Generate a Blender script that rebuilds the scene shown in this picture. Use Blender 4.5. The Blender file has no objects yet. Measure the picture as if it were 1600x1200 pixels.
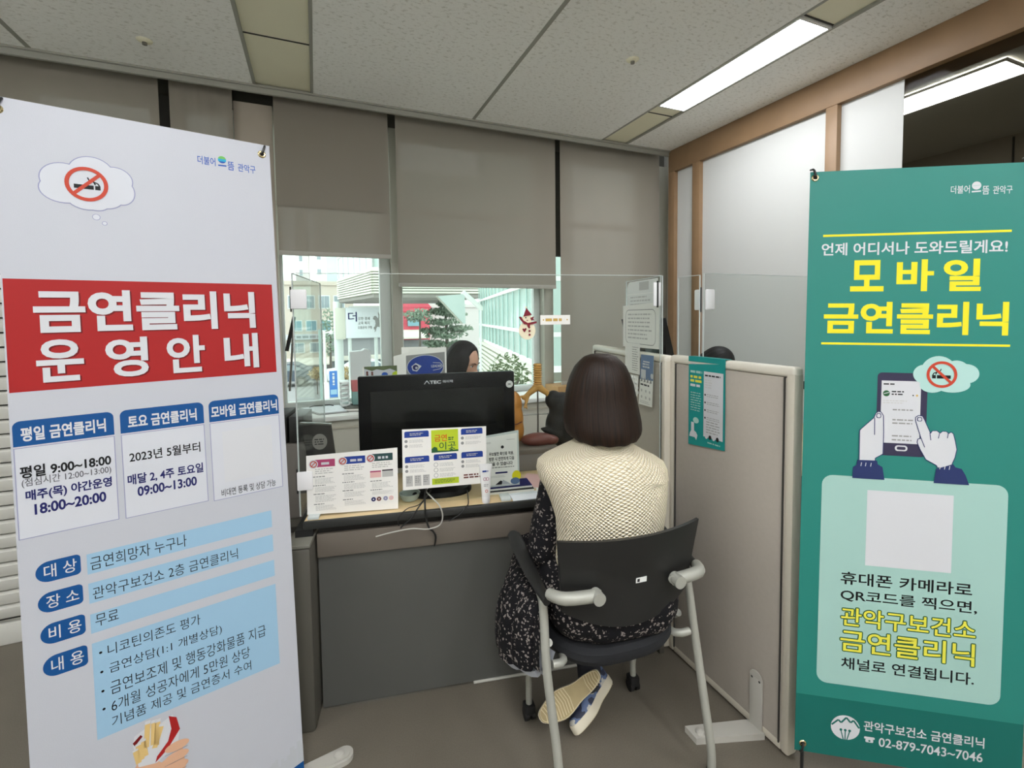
import bpy, bmesh, math, random
from mathutils import Vector, Matrix
random.seed(7)
S = bpy.context.scene
COL = S.collection
rad = math.radians

# ------------------------------------------------------------------ camera
cam_d = bpy.data.cameras.new('camera')
cam = bpy.data.objects.new('camera', cam_d)
COL.objects.link(cam)
S.camera = cam
cam_d.sensor_fit = 'HORIZONTAL'
cam_d.sensor_width = 36.0
cam_d.lens = 36.0 * 724.0 / 1600.0
cam_d.shift_y = -(600 - 531.07) / 1600.0
cam_d.clip_start = 0.05
cam_d.clip_end = 400
R_ = Matrix(((0.92102, -0.38885, -0.01255), (-0.03144, -0.04220, -0.99861), (0.38823, 0.92010, -0.05116)))
rx, dn, fw = R_[0], R_[1], R_[2]
rot = Matrix((rx, -dn, -fw)).transposed()
cam.matrix_world = Matrix.Translation((0, 0, 1.48)) @ rot.to_4x4()

# ------------------------------------------------------------------ world: white overcast sky
w = bpy.data.worlds.new('sky')
S.world = w
w.use_nodes = True
bg = w.node_tree.nodes['Background']
bg.inputs[0].default_value = (0.93, 0.97, 1.0, 1)
bg.inputs[1].default_value = 3.3

S.view_settings.view_transform = 'Standard'
S.view_settings.look = 'None'
S.view_settings.gamma = 1.0
S.view_settings.exposure = 0.0
S.view_settings.use_curve_mapping = False
LAMP = 32.0          # radiance of the ceiling light panels

# ------------------------------------------------------------------ materials
def lin(c):
    if isinstance(c, str):
        c = tuple(int(c[i:i + 2], 16) / 255 for i in (0, 2, 4))
    return tuple((x / 12.92 if x <= 0.04045 else ((x + 0.055) / 1.055) ** 2.4) for x in c) + (1,)

MATS = {}
def mat(name, col, rough=0.6, metal=0.0, spec=0.5, noise=0.0, nscale=20, bump=0.0, bscale=200, coat=0.0, emit=0.0, sub=0.0):
    m = bpy.data.materials.new(name)
    m.use_nodes = True
    nt = m.node_tree
    p = nt.nodes['Principled BSDF']
    p.inputs['Base Color'].default_value = lin(col)
    p.inputs['Roughness'].default_value = rough
    p.inputs['Metallic'].default_value = metal
    p.inputs['Specular IOR Level'].default_value = 0.2 if name.startswith('print_') else spec
    p.inputs['Coat Weight'].default_value = coat
    if emit:
        p.inputs['Emission Color'].default_value = lin(col)
        p.inputs['Emission Strength'].default_value = emit
    if noise or bump:
        tc = nt.nodes.new('ShaderNodeTexCoord')
    if noise:
        n = nt.nodes.new('ShaderNodeTexNoise')
        n.inputs['Scale'].default_value = nscale
        n.inputs['Detail'].default_value = 5
        nt.links.new(tc.outputs['Object'], n.inputs['Vector'])
        mx = nt.nodes.new('ShaderNodeMix')
        mx.data_type = 'RGBA'
        c = lin(col)
        mx.inputs[6].default_value = tuple(max(0, x * (1 - noise)) for x in c[:3]) + (1,)
        mx.inputs[7].default_value = tuple(min(1, x * (1 + noise)) for x in c[:3]) + (1,)
        nt.links.new(n.outputs['Fac'], mx.inputs[0])
        nt.links.new(mx.outputs[2], p.inputs['Base Color'])
    if bump:
        n2 = nt.nodes.new('ShaderNodeTexNoise')
        n2.inputs['Scale'].default_value = bscale
        n2.inputs['Detail'].default_value = 3
        nt.links.new(tc.outputs['Object'], n2.inputs['Vector'])
        b = nt.nodes.new('ShaderNodeBump')
        b.inputs['Strength'].default_value = bump
        b.inputs['Distance'].default_value = 0.004
        nt.links.new(n2.outputs['Fac'], b.inputs['Height'])
        nt.links.new(b.outputs['Normal'], p.inputs['Normal'])
    MATS[name] = m
    return m

def nodes_of(m):
    return m.node_tree.nodes, m.node_tree.links, m.node_tree.nodes['Principled BSDF']

def clear_sheet(name, tint, refl=0.03, graze=0.45):
    """thin clear sheet: straight-through transmission with fresnel gloss"""
    m = bpy.data.materials.new(name)
    m.use_nodes = True
    nt = m.node_tree
    nt.nodes.clear()
    out = nt.nodes.new('ShaderNodeOutputMaterial')
    t = nt.nodes.new('ShaderNodeBsdfTransparent')
    t.inputs[0].default_value = lin(tint)
    g = nt.nodes.new('ShaderNodeBsdfGlossy')
    g.inputs['Roughness'].default_value = 0.03
    lw = nt.nodes.new('ShaderNodeLayerWeight')
    lw.inputs['Blend'].default_value = 0.5
    pw = nt.nodes.new('ShaderNodeMath'); pw.operation = 'POWER'; pw.inputs[1].default_value = 4.0
    nt.links.new(lw.outputs['Facing'], pw.inputs[0])
    f = nt.nodes.new('ShaderNodeMath'); f.operation = 'MULTIPLY_ADD'
    f.inputs[1].default_value = graze; f.inputs[2].default_value = refl
    nt.links.new(pw.outputs[0], f.inputs[0])
    mx = nt.nodes.new('ShaderNodeMixShader')
    nt.links.new(f.outputs[0], mx.inputs[0])
    nt.links.new(t.outputs[0], mx.inputs[1])
    nt.links.new(g.outputs[0], mx.inputs[2])
    nt.links.new(mx.outputs[0], out.inputs[0])
    MATS[name] = m
    return m

# setting
mat('wall_paint', 'e4e3dd', 0.8, noise=0.03, nscale=3)
mat('column_paint', 'b0a698', 0.7, noise=0.03)
mat('frame_grey', 'a9a79b', 0.5, noise=0.04, nscale=8)
mat('frame_pale', 'd4dad6', 0.45)
mat('dark_gap', '3a3834', 0.8)
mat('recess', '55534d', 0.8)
mat('sill_white', 'e9e9e4', 0.5)
mat('cabinet_beige', 'cfcabd', 0.6, noise=0.03)
mat('wood', '8a6e50', 0.5, noise=0.18, nscale=7, bump=0.05, bscale=60)
mat('film_white', 'c6c7c4', 0.55, noise=0.012, nscale=4)
clear_sheet('glass_dark', 'd2d1cc', 0.002, 0.02)
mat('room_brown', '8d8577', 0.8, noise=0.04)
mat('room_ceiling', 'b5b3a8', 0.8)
mat('strip_ivory', 'eae6cc', 0.6, noise=0.03, nscale=5)
mat('strip_metal', '9a9a90', 0.5)
mat('lamp_frame', 'd8d8d4', 0.5)
# ceiling: fissured tiles
m = mat('ceiling_tile', 'f4f4f0', 0.9)
N, L, P = nodes_of(m)
tc = N.new('ShaderNodeTexCoord')
mp = N.new('ShaderNodeMapping'); mp.inputs['Scale'].default_value = (34, 62, 30)
L.new(tc.outputs['Object'], mp.inputs['Vector'])
nz = N.new('ShaderNodeTexNoise'); nz.inputs['Scale'].default_value = 1.0; nz.inputs['Detail'].default_value = 4; nz.inputs['Roughness'].default_value = 0.65
L.new(mp.outputs[0], nz.inputs['Vector'])
cr = N.new('ShaderNodeValToRGB')
cr.color_ramp.elements[0].position = 0.34; cr.color_ramp.elements[0].color = lin('d6d5ce')
cr.color_ramp.elements[1].position = 0.46; cr.color_ramp.elements[1].color = lin('f4f4f0')
L.new(nz.outputs['Fac'], cr.inputs[0]); L.new(cr.outputs[0], P.inputs['Base Color'])
bp = N.new('ShaderNodeBump'); bp.inputs['Strength'].default_value = 0.5; bp.inputs['Distance'].default_value = 0.004
L.new(nz.outputs['Fac'], bp.inputs['Height']); L.new(bp.outputs[0], P.inputs['Normal'])
# floor: warm grey sheet vinyl
m = mat('floor_vinyl', '6a6259', 0.42, spec=0.35)
N, L, P = nodes_of(m)
tc = N.new('ShaderNodeTexCoord')
n1 = N.new('ShaderNodeTexNoise'); n1.inputs['Scale'].default_value = 260; n1.inputs['Detail'].default_value = 2
n2 = N.new('ShaderNodeTexNoise'); n2.inputs['Scale'].default_value = 2.2; n2.inputs['Detail'].default_value = 4
L.new(tc.outputs['Object'], n1.inputs['Vector']); L.new(tc.outputs['Object'], n2.inputs['Vector'])
ad = N.new('ShaderNodeMath'); ad.operation = 'MULTIPLY_ADD'; ad.inputs[1].default_value = 0.5
L.new(n1.outputs['Fac'], ad.inputs[0])
hl = N.new('ShaderNodeMath'); hl.operation = 'MULTIPLY'; hl.inputs[1].default_value = 0.5
L.new(n2.outputs['Fac'], hl.inputs[0]); L.new(hl.outputs[0], ad.inputs[2])
cr = N.new('ShaderNodeValToRGB')
cr.color_ramp.elements[0].position = 0.3; cr.color_ramp.elements[0].color = lin('615b50')
cr.color_ramp.elements[1].position = 0.7; cr.color_ramp.elements[1].color = lin('756e62')
L.new(ad.outputs[0], cr.inputs[0]); L.new(cr.outputs[0], P.inputs['Base Color'])
# blinds: woven screen fabric, a little light passes through it
def blind_mat(name, col, trans, clear):
    m = mat(name, col, 0.9, spec=0.1, noise=0.05, nscale=300)
    N, L, P = nodes_of(m)
    out = [n for n in N if n.type == 'OUTPUT_MATERIAL'][0]
    tl = N.new('ShaderNodeBsdfTranslucent'); tl.inputs[0].default_value = lin(col)
    tp = N.new('ShaderNodeBsdfTransparent'); tp.inputs[0].default_value = (1, 1, 1, 1)
    m1 = N.new('ShaderNodeMixShader'); m1.inputs[0].default_value = trans
    m2 = N.new('ShaderNodeMixShader'); m2.inputs[0].default_value = clear
    L.new(P.outputs[0], m1.inputs[1]); L.new(tl.outputs[0], m1.inputs[2])
    L.new(m1.outputs[0], m2.inputs[1]); L.new(tp.outputs[0], m2.inputs[2])
    L.new(m2.outputs[0], out.inputs[0])
blind_mat('blind_fabric', '938c81', 0.12, 0.012)
mat('blind_bar', 'aaa69c', 0.6)
clear_sheet('acrylic', 'f9fbfa', 0.010)
clear_sheet('window_glass', 'f2f8f5', 0.02)
mat('poster_sleeve', 'dcdcd8', 0.4)
mat('acrylic_edge', 'cfd6d3', 0.25, spec=0.6)
mat('clip_white', 'efeeee', 0.35)
mat('black_dot', '1c1c1c', 0.5)

# furniture
mat('worktop_wood', 'd9bf92', 0.4, noise=0.09, nscale=9)
mat('edge_black', '2f302e', 0.4)
mat('apron_brown', '6d655b', 0.55, noise=0.08, nscale=12)
mat('panel_grey', '545450', 0.6, noise=0.05, nscale=6, bump=0.05, bscale=400)
mat('leg_dark', '55524a', 0.5)
mat('leg_cap', '76746a', 0.5)
mat('part_fabric', 'ada59a', 0.85, noise=0.05, nscale=60, bump=0.12, bscale=700)
mat('part_frame', 'c9c2b2', 0.45)
mat('part_cap', 'dcd6c8', 0.35)
mat('foot_grey', 'b9b6ad', 0.45)
mat('plastic_black', '1d1d1c', 0.45, noise=0.05, nscale=40)
mat('seat_fabric', '1a1b1e', 0.9, bump=0.1, bscale=600)
mat('paint_silver', 'a8a89e', 0.42, metal=0.25)
mat('rubber', '151515', 0.6)
mat('gloss_black', '08080a', 0.3, spec=0.14)
mat('screen_black', '0b0c0d', 0.08, spec=0.3)
mat('sticker_white', 'e6e6e2', 0.5)
mat('paper', 'eeece6', 0.7)
mat('paper_cool', 'e3e8ec', 0.6)
mat('ink_grey', '8d8d8b', 0.7)
mat('ink_pale', 'bdbcb8', 0.7)
mat('ink_black', '1d1d20', 0.6)
mat('chrome', 'd8d6cc', 0.2, metal=1.0)
mat('brass', 'cbb98f', 0.25, metal=1.0)
mat('white_plastic', 'e6e6e4', 0.35)
mat('cable_white', 'b4b2aa', 0.4)
mat('vent_white', 'd9d8d0', 0.55)
mat('cardboard', 'b08a5c', 0.8, noise=0.08)
# banner inks
mat('banner_white', 'b9bbc2', 0.45, spec=0.35, bump=0.06, bscale=500)
mat('print_white', 'cacbce', 0.5)
mat('print_red', 'a02222', 0.5)
mat('print_red_dark', '6c1416', 0.5)
mat('print_blue', '144c86', 0.5)
mat('print_navy', '20225c', 0.5)
mat('print_black', '161618', 0.5)
mat('print_grey', '55555a', 0.5)
mat('print_skyblue', '95b8d0', 0.5)
mat('print_lilac', '8d8fae', 0.5)
mat('print_cloud', 'c8cad0', 0.5)
mat('print_sign_red', 'b9432f', 0.5)
mat('print_smoke', '8c8a84', 0.5)
mat('print_logo_green', '6fb35b', 0.5)
mat('print_logo_cyan', '2c9ec4', 0.5)
mat('print_logo_blue', '2f57a8', 0.5)
mat('print_skin', 'd3a688', 0.5)
mat('print_tan', 'd8b878', 0.5)
mat('print_city', 'b6b9bd', 0.5)
mat('banner_green', '257b70', 0.42, spec=0.35, bump=0.05, bscale=500)
mat('print_green_dark', '1a655c', 0.5)
mat('print_mint', '9dc0b7', 0.5)
mat('print_mint_pale', 'aacdc6', 0.5)
mat('print_yellow', 'e2d62a', 0.5)
mat('print_yellow_soft', 'd9d44a', 0.5)
mat('print_phone', '37344a', 0.5)
mat('print_cuff', '2a3560', 0.5)
mat('print_magenta', 'a8476b', 0.5)
mat('print_teal_dark', '2f4a4a', 0.5)
mat('print_lime', 'b9cc33', 0.5)
mat('print_orange_red', 'cf4a22', 0.5)
mat('print_forest', '2f5e3c', 0.5)
mat('print_pink', 'e3b9b4', 0.5)
mat('print_teal', '1c8a86', 0.5)
mat('print_bluegrey', '64799b', 0.5)
mat('print_gold', 'c9a75c', 0.5)
mat('print_royal', '27418f', 0.5)
mat('felt_cream', 'e9dfc2', 0.9)
mat('felt_maroon', '7c2230', 0.9)
# model lungs
mat('trachea', 'c99a55', 0.5, noise=0.1, nscale=30)
mat('lung_ochre', 'c08138', 0.5, noise=0.15, nscale=25, bump=0.1, bscale=60)
mat('lung_black', '23211f', 0.7, noise=0.4, nscale=40, bump=0.3, bscale=80)
mat('bronchi_pink', 'd3a07a', 0.5)
mat('organ_brown', '6b3a30', 0.5, noise=0.1)
mat('metal_rod', '8c8a84', 0.35, metal=0.8)
mat('base_grey', '7d7771', 0.6)
# people
mat('skin', 'd5a88f', 0.5, noise=0.04, nscale=30)
mat('lips', 'b4665f', 0.45)
mat('eye_white', 'eeeae4', 0.3)
mat('eye_dark', '241a16', 0.3)
mat('brow', '2b211d', 0.8)
def hair_mat(name, c0, c1):
    m = mat(name, c0, 0.5, spec=0.25)
    N, L, P = nodes_of(m)
    uv = N.new('ShaderNodeUVMap')
    mp = N.new('ShaderNodeMapping'); mp.inputs['Scale'].default_value = (130, 2.0, 1)
    L.new(uv.outputs[0], mp.inputs['Vector'])
    nz = N.new('ShaderNodeTexNoise'); nz.inputs['Scale'].default_value = 1; nz.inputs['Detail'].default_value = 4
    L.new(mp.outputs[0], nz.inputs['Vector'])
    cr = N.new('ShaderNodeValToRGB')
    cr.color_ramp.elements[0].position = 0.3; cr.color_ramp.elements[0].color = lin(c0)
    cr.color_ramp.elements[1].position = 0.75; cr.color_ramp.elements[1].color = lin(c1)
    L.new(nz.outputs['Fac'], cr.inputs[0]); L.new(cr.outputs[0], P.inputs['Base Color'])
    b = N.new('ShaderNodeBump'); b.inputs['Strength'].default_value = 0.55; b.inputs['Distance'].default_value = 0.003
    L.new(nz.outputs['Fac'], b.inputs['Height']); L.new(b.outputs[0], P.inputs['Normal'])
hair_mat('hair_brown', '100a06', '2e1d12')
hair_mat('hair_black', '121213', '2e2c2c')
# cream waffle knit on the UV (metres)
m = mat('knit_cream', 'e8dcc0', 0.9, spec=0.15)
N, L, P = nodes_of(m)
uv = N.new('ShaderNodeUVMap')
sp = N.new('ShaderNodeSeparateXYZ'); L.new(uv.outputs[0], sp.inputs[0])
def mth(op, a, b=None):
    n = N.new('ShaderNodeMath'); n.operation = op
    for i, x in enumerate((a, b)):
        if x is None: continue
        if isinstance(x, (int, float)): n.inputs[i].default_value = x
        else: L.new(x, n.inputs[i])
    return n.outputs[0]
k = math.pi / 0.0125
sa = mth('SINE', mth('MULTIPLY', mth('ADD', sp.outputs[0], sp.outputs[1]), k))
sb = mth('SINE', mth('MULTIPLY', mth('SUBTRACT', sp.outputs[0], sp.outputs[1]), k))
pr = mth('MULTIPLY', mth('ABSOLUTE', sa), mth('ABSOLUTE', sb))
cr = N.new('ShaderNodeValToRGB')
cr.color_ramp.elements[0].position = 0.0; cr.color_ramp.elements[0].color = lin('d6c294')
cr.color_ramp.elements[1].position = 0.38; cr.color_ramp.elements[1].color = lin('fff6e0')
L.new(pr, cr.inputs[0]); L.new(cr.outputs[0], P.inputs['Base Color'])
bp = N.new('ShaderNodeBump'); bp.inputs['Strength'].default_value = 0.9; bp.inputs['Distance'].default_value = 0.006
L.new(pr, bp.inputs['Height']); L.new(bp.outputs[0], P.inputs['Normal'])
# black dress with small pale flowers
m = mat('floral_black', '141316', 0.8, spec=0.2)
N, L, P = nodes_of(m)
tc = N.new('ShaderNodeTexCoord')
vo = N.new('ShaderNodeTexVoronoi'); vo.inputs['Scale'].default_value = 105
L.new(tc.outputs['Object'], vo.inputs['Vector'])
nz = N.new('ShaderNodeTexNoise'); nz.inputs['Scale'].default_value = 60; nz.inputs['Detail'].default_value = 3
L.new(tc.outputs['Object'], nz.inputs['Vector'])
lt = N.new('ShaderNodeMath'); lt.operation = 'LESS_THAN'; lt.inputs[1].default_value = 0.42
L.new(vo.outputs['Distance'], lt.inputs[0])
gt = N.new('ShaderNodeMath'); gt.operation = 'GREATER_THAN'; gt.inputs[1].default_value = 0.52
L.new(nz.outputs['Fac'], gt.inputs[0])
ml = N.new('ShaderNodeMath'); ml.operation = 'MULTIPLY'
L.new(lt.outputs[0], ml.inputs[0]); L.new(gt.outputs[0], ml.inputs[1])
mx = N.new('ShaderNodeMix'); mx.data_type = 'RGBA'
mx.inputs[6].default_value = lin('141316'); mx.inputs[7].default_value = lin('8d857f')
L.new(ml.outputs[0], mx.inputs[0]); L.new(mx.outputs[2], P.inputs['Base Color'])
mat('lining_grey', 'a5a8ae', 0.8)
mat('shirt_blue', '5a6174', 0.8, noise=0.05)
mat('shirt_dark', '2a2c33', 0.8)
mat('trousers_dark', '23242a', 0.8)
mat('sole_tan', 'a89770', 0.8, noise=0.12, nscale=40)
mat('sole_groove', 'd6c9a6', 0.8)
mat('midsole_white', 'cfc7b2', 0.6)
m = mat('shoe_blue', '5c6a86', 0.7)
N, L, P = nodes_of(m)
tc = N.new('ShaderNodeTexCoord')
nz = N.new('ShaderNodeTexNoise'); nz.inputs['Scale'].default_value = 22; nz.inputs['Detail'].default_value = 2
L.new(tc.outputs['Object'], nz.inputs['Vector'])
cr = N.new('ShaderNodeValToRGB'); cr.color_ramp.interpolation = 'CONSTANT'
cr.color_ramp.elements[0].color = lin('2c3144')
e = cr.color_ramp.elements[1]; e.position = 0.46; e.color = lin('566687')
e = cr.color_ramp.elements.new(0.56); e.color = lin('b9b6ac')
L.new(nz.outputs['Fac'], cr.inputs[0]); L.new(cr.outputs[0], P.inputs['Base Color'])
# outdoors
mat('paving', 'b9b9b4', 0.9, noise=0.06, nscale=0.6)
mat('asphalt', '8d8d8c', 0.9, noise=0.06, nscale=0.5)
mat('stone_beige', 'c6bcae', 0.9, noise=0.05, nscale=0.5)
mat('tower_pale', 'cfcac6', 0.9)
mat('pane_blue', '6f9aa4', 0.2, noise=0.2, nscale=0.4)
mat('pane_dark', '8a979b', 0.2, noise=0.2, nscale=0.4)
mat('canopy_glass', 'bfcac6', 0.2)
mat('pane_green', 'b6c9c2', 0.15, noise=0.22, nscale=0.5)
mat('siding_cream', 'd4d3c5', 0.7)
mat('siding_gap', '77756a', 0.8)
mat('soffit', '8f8a84', 0.8)
mat('shop_red', 'c9505f', 0.8)
mat('shop_dark', '8b8c8d', 0.7, noise=0.2, nscale=0.6)
mat('awning', 'd8d3c6', 0.8)
mat('sign_blue', '3c74bd', 0.6)
mat('car_white', 'e9ebec', 0.25)
mat('car_dark', '4c5560', 0.25)
mat('leaf_pine', '7a8c78', 0.9, noise=0.3, nscale=3)
mat('leaf_olive', '5e6b4a', 0.9, noise=0.3, nscale=20)
mat('leaf_tan', 'b29b6c', 0.9, noise=0.3, nscale=3)
mat('bark', '5d564e', 0.9)
mat('pole_green', 'a9c3bd', 0.6)
mat('rack_white', 'e6eae8', 0.5)
mat('box_teal', '82aaa4', 0.7)
mat('box_red', 'c56f70', 0.7)
mat('box_white', 'dfe6e4', 0.7)
mat('folder_black', '2b2724', 0.6)
mat('disc_grey', '7e7a74', 0.6)
mat('glassware', 'a9b5ad', 0.15, spec=0.6)

# ------------------------------------------------------------------ mesh building
class F:
    """a frame: origin and three axes; F(a, b, c) is a world point"""
    def __init__(s, o=(0, 0, 0), ex=(1, 0, 0), ey=(0, 1, 0), ez=(0, 0, 1)):
        s.o, s.ex, s.ey, s.ez = Vector(o), Vector(ex), Vector(ey), Vector(ez)
    def __call__(s, a, b, c=0.0):
        return s.o + s.ex * a + s.ey * b + s.ez * c
    def sub(s, a, b, c, rz=0.0):
        c_, s_ = math.cos(rz), math.sin(rz)
        return F(s(a, b, c), s.ex * c_ + s.ey * s_, s.ey * c_ - s.ex * s_, s.ez)
    def axes(s, a, b, c, ex, ey):
        X = s.ex * ex[0] + s.ey * ex[1] + s.ez * ex[2]
        Y = s.ex * ey[0] + s.ey * ey[1] + s.ez * ey[2]
        X.normalize(); Y = (Y - X * Y.dot(X)).normalized()
        return F(s(a, b, c), X, Y, X.cross(Y))
WORLD = F()
TXT = {}
def text_geo(s, weight):
    key = (s, weight)
    if key not in TXT:
        c = bpy.data.curves.new('text', 'FONT')
        c.body = s
        c.resolution_u = 4
        c.offset = weight
        o = bpy.data.objects.new('text', c)
        COL.objects.link(o)
        dg = bpy.context.evaluated_depsgraph_get()
        dg.update()
        me = bpy.data.meshes.new_from_object(o.evaluated_get(dg))
        V = [(v.co.x, v.co.y) for v in me.vertices]
        Fc = [tuple(p.vertices) for p in me.polygons]
        bpy.data.objects.remove(o)
        bpy.data.curves.remove(c)
        bpy.data.meshes.remove(me)
        x0 = min(v[0] for v in V); x1 = max(v[0] for v in V)
        y0 = min(v[1] for v in V); y1 = max(v[1] for v in V)
        TXT[key] = (V, Fc, (x0, x1, y0, y1))
    return TXT[key]

class MB:
    def __init__(s):
        s.v, s.f, s.m, s.uv = [], [], [], {}
    def add(s, V, Fc, m, uv=None):
        o = len(s.v)
        s.v += [Vector(v) for v in V]
        for i, f in enumerate(Fc):
            if uv is not None:
                s.uv[len(s.f)] = [uv[k] for k in f] if not isinstance(uv, list) or len(uv) != len(Fc) or not isinstance(uv[0], list) else uv[i]
            s.f.append(tuple(k + o for k in f))
            s.m.append(m)
        return s
    def box(s, f, x0, x1, y0, y1, z0, z1, m, bev=0.0, seg=2):
        bm = bmesh.new()
        bmesh.ops.create_cube(bm, size=1)
        for v in bm.verts:
            v.co = Vector((x0 + (v.co.x + .5) * (x1 - x0), y0 + (v.co.y + .5) * (y1 - y0), z0 + (v.co.z + .5) * (z1 - z0)))
        if bev:
            b = min(bev, 0.49 * min(abs(x1 - x0), abs(y1 - y0), abs(z1 - z0)))
            bmesh.ops.bevel(bm, geom=bm.edges[:], offset=b, segments=seg, affect='EDGES', profile=0.5)
        bm.verts.index_update()
        s.add([f(*v.co) for v in bm.verts], [tuple(v.index for v in q.verts) for q in bm.faces], m)
        bm.free()
        return s
    def poly(s, f, pts, z, m, depth=0.0):
        n = len(pts)
        if depth == 0:
            s.add([f(x, y, z) for x, y in pts], [tuple(range(n))], m)
        else:
            V = [f(x, y, z) for x, y in pts] + [f(x, y, z + depth) for x, y in pts]
            s.add(V, [tuple(reversed(range(n))), tuple(range(n, 2 * n))] + [(i, (i + 1) % n, n + (i + 1) % n, n + i) for i in range(n)], m)
        return s
    def rect(s, f, x0, y0, x1, y1, z, m):
        return s.poly(f, [(x0, y0), (x1, y0), (x1, y1), (x0, y1)], z, m)
    def rrect(s, f, x0, y0, x1, y1, r, z, m, corners=(1, 1, 1, 1), depth=0.0, seg=6):
        return s.poly(f, rrect_pts(x0, y0, x1, y1, r, corners, seg), z, m, depth)
    def disc(s, f, x, y, r, z, m, ry=None, n=32, depth=0.0):
        ry = ry or r
        return s.poly(f, [(x + r * math.cos(2 * math.pi * i / n), y + ry * math.sin(2 * math.pi * i / n)) for i in range(n)], z, m, depth)
    def ring(s, f, x, y, r0, r1, z, m, n=40, ry=1.0):
        V, Fc = [], []
        for i in range(n):
            a = 2 * math.pi * i / n
            V += [f(x + r0 * math.cos(a), y + r0 * ry * math.sin(a), z), f(x + r1 * math.cos(a), y + r1 * ry * math.sin(a), z)]
        for i in range(n):
            j = (i + 1) % n
            Fc.append((2 * i, 2 * i + 1, 2 * j + 1, 2 * j))
        return s.add(V, Fc, m)
    def line(s, f, x0, y0, x1, y1, wd, z, m):
        d = Vector((x1 - x0, y1 - y0)).normalized(); n = Vector((-d.y, d.x)) * wd / 2
        return s.poly(f, [(x0 - n.x, y0 - n.y), (x1 - n.x, y1 - n.y), (x1 + n.x, y1 + n.y), (x0 + n.x, y0 + n.y)], z, m)
    def frame(s, f, x0, y0, x1, y1, wd, z, m):
        s.rect(f, x0, y0, x1, y0 + wd, z, m); s.rect(f, x0, y1 - wd, x1, y1, z, m)
        s.rect(f, x0, y0 + wd, x0 + wd, y1 - wd, z, m); s.rect(f, x1 - wd, y0 + wd, x1, y1 - wd, z, m)
        return s
    def text(s, f, t, x0, y0, x1, y1, z, m, weight=0.0, ref=None):
        """text stretched over the rectangle x0..x1, y0 (bottom)..y1 (top)"""
        V, Fc, bb = text_geo(t, weight)
        if ref is not None: bb = text_geo(t, ref)[2]
        return s.add([f(x0 + (a - bb[0]) / (bb[1] - bb[0]) * (x1 - x0), y0 + (b - bb[2]) / (bb[3] - bb[2]) * (y1 - y0), z) for a, b in V], Fc, m)
    def lines(s, f, x0, y0, x1, y1, n, z, m, fill=0.45, seed=1):
        """rows of small print too small to read"""
        rnd = random.Random(seed)
        h = (y1 - y0) / n
        for i in range(n):
            yb = y1 - (i + 0.5 + fill / 2) * h
            x = x0
            end = x1 - (rnd.random() * 0.25 * (x1 - x0))
            while x < end:
                wl = (0.6 + rnd.random() * 1.6) * h
                s.rect(f, x, yb, min(x + wl, end), yb + fill * h, z, m)
                x += wl + 0.35 * h
        return s
    def tube(s, pts, r, m, n=12, smooth=0, caps=True):
        pts = [Vector(p) for p in pts]
        rr = list(r) if isinstance(r, (list, tuple)) else [r] * len(pts)
        if smooth:
            P2, R2 = [], []
            for i in range(len(pts) - 1):
                p0 = pts[max(i - 1, 0)]; p1 = pts[i]; p2 = pts[i + 1]; p3 = pts[min(i + 2, len(pts) - 1)]
                for k in range(smooth):
                    t = k / smooth
                    P2.append(0.5 * ((2 * p1) + (p2 - p0) * t + (2 * p0 - 5 * p1 + 4 * p2 - p3) * t * t + (3 * p1 - p0 - 3 * p2 + p3) * t ** 3))
                    R2.append(rr[i] + (rr[i + 1] - rr[i]) * t)
            P2.append(pts[-1]); R2.append(rr[-1])
            pts, rr = P2, R2
        V, Fc = [], []
        t0 = (pts[1] - pts[0]).normalized()
        nrm = t0.orthogonal().normalized()
        for i, p in enumerate(pts):
            t = (pts[min(i + 1, len(pts) - 1)] - pts[max(i - 1, 0)]).normalized()
            nrm = (nrm - t * nrm.dot(t))
            nrm = nrm.normalized() if nrm.length > 1e-6 else t.orthogonal().normalized()
            b = t.cross(nrm)
            for k in range(n):
                a = 2 * math.pi * k / n
                V.append(p + (nrm * math.cos(a) + b * math.sin(a)) * rr[i])
        for i in range(len(pts) - 1):
            for k in range(n):
                k2 = (k + 1) % n
                Fc.append((i * n + k, i * n + k2, (i + 1) * n + k2, (i + 1) * n + k))
        if caps:
            Fc.append(tuple(reversed(range(n)))); Fc.append(tuple(range((len(pts) - 1) * n, len(pts) * n)))
        return s.add(V, Fc, m)
    def ball(s, f, c, r, m, nu=20, nv=12, fn=None):
        r = r if isinstance(r, (list, tuple)) else (r, r, r)
        V, Fc = [], []
        for j in range(nv + 1):
            th = math.pi * j / nv
            for i in range(nu):
                ph = 2 * math.pi * i / nu
                d = Vector((math.sin(th) * math.cos(ph), math.sin(th) * math.sin(ph), math.cos(th)))
                q = fn(d) if fn else Vector((d.x * r[0], d.y * r[1], d.z * r[2]))
                V.append(f(c[0] + q.x, c[1] + q.y, c[2] + q.z))
        for j in range(nv):
            for i in range(nu):
                i2 = (i + 1) % nu
                if j == 0: Fc.append((i, nu + i, nu + i2))
                elif j == nv - 1: Fc.append((j * nu + i, (j + 1) * nu + i, j * nu + i2))
                else: Fc.append((j * nu + i, (j + 1) * nu + i, (j + 1) * nu + i2, j * nu + i2))
        return s.add(V, Fc, m)
    def capsule(s, f, a, b, r0, r1, m, n=16):
        """sphere-swept limb from a to b"""
        a, b = Vector(a), Vector(b)
        d = (b - a); ln = d.length; d = d.normalized()
        pts, rr = [], []
        for k in range(5):
            t = math.pi / 2 * (1 - k / 4)
            pts.append(a - d * r0 * math.sin(t)); rr.append(max(r0 * math.cos(t), 1e-4))
        for k in range(5):
            t = math.pi / 2 * k / 4
            pts.append(b + d * r1 * math.sin(t)); rr.append(max(r1 * math.cos(t), 1e-4))
        return s.tube([f(*p) for p in pts], rr, m, n)
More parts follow.
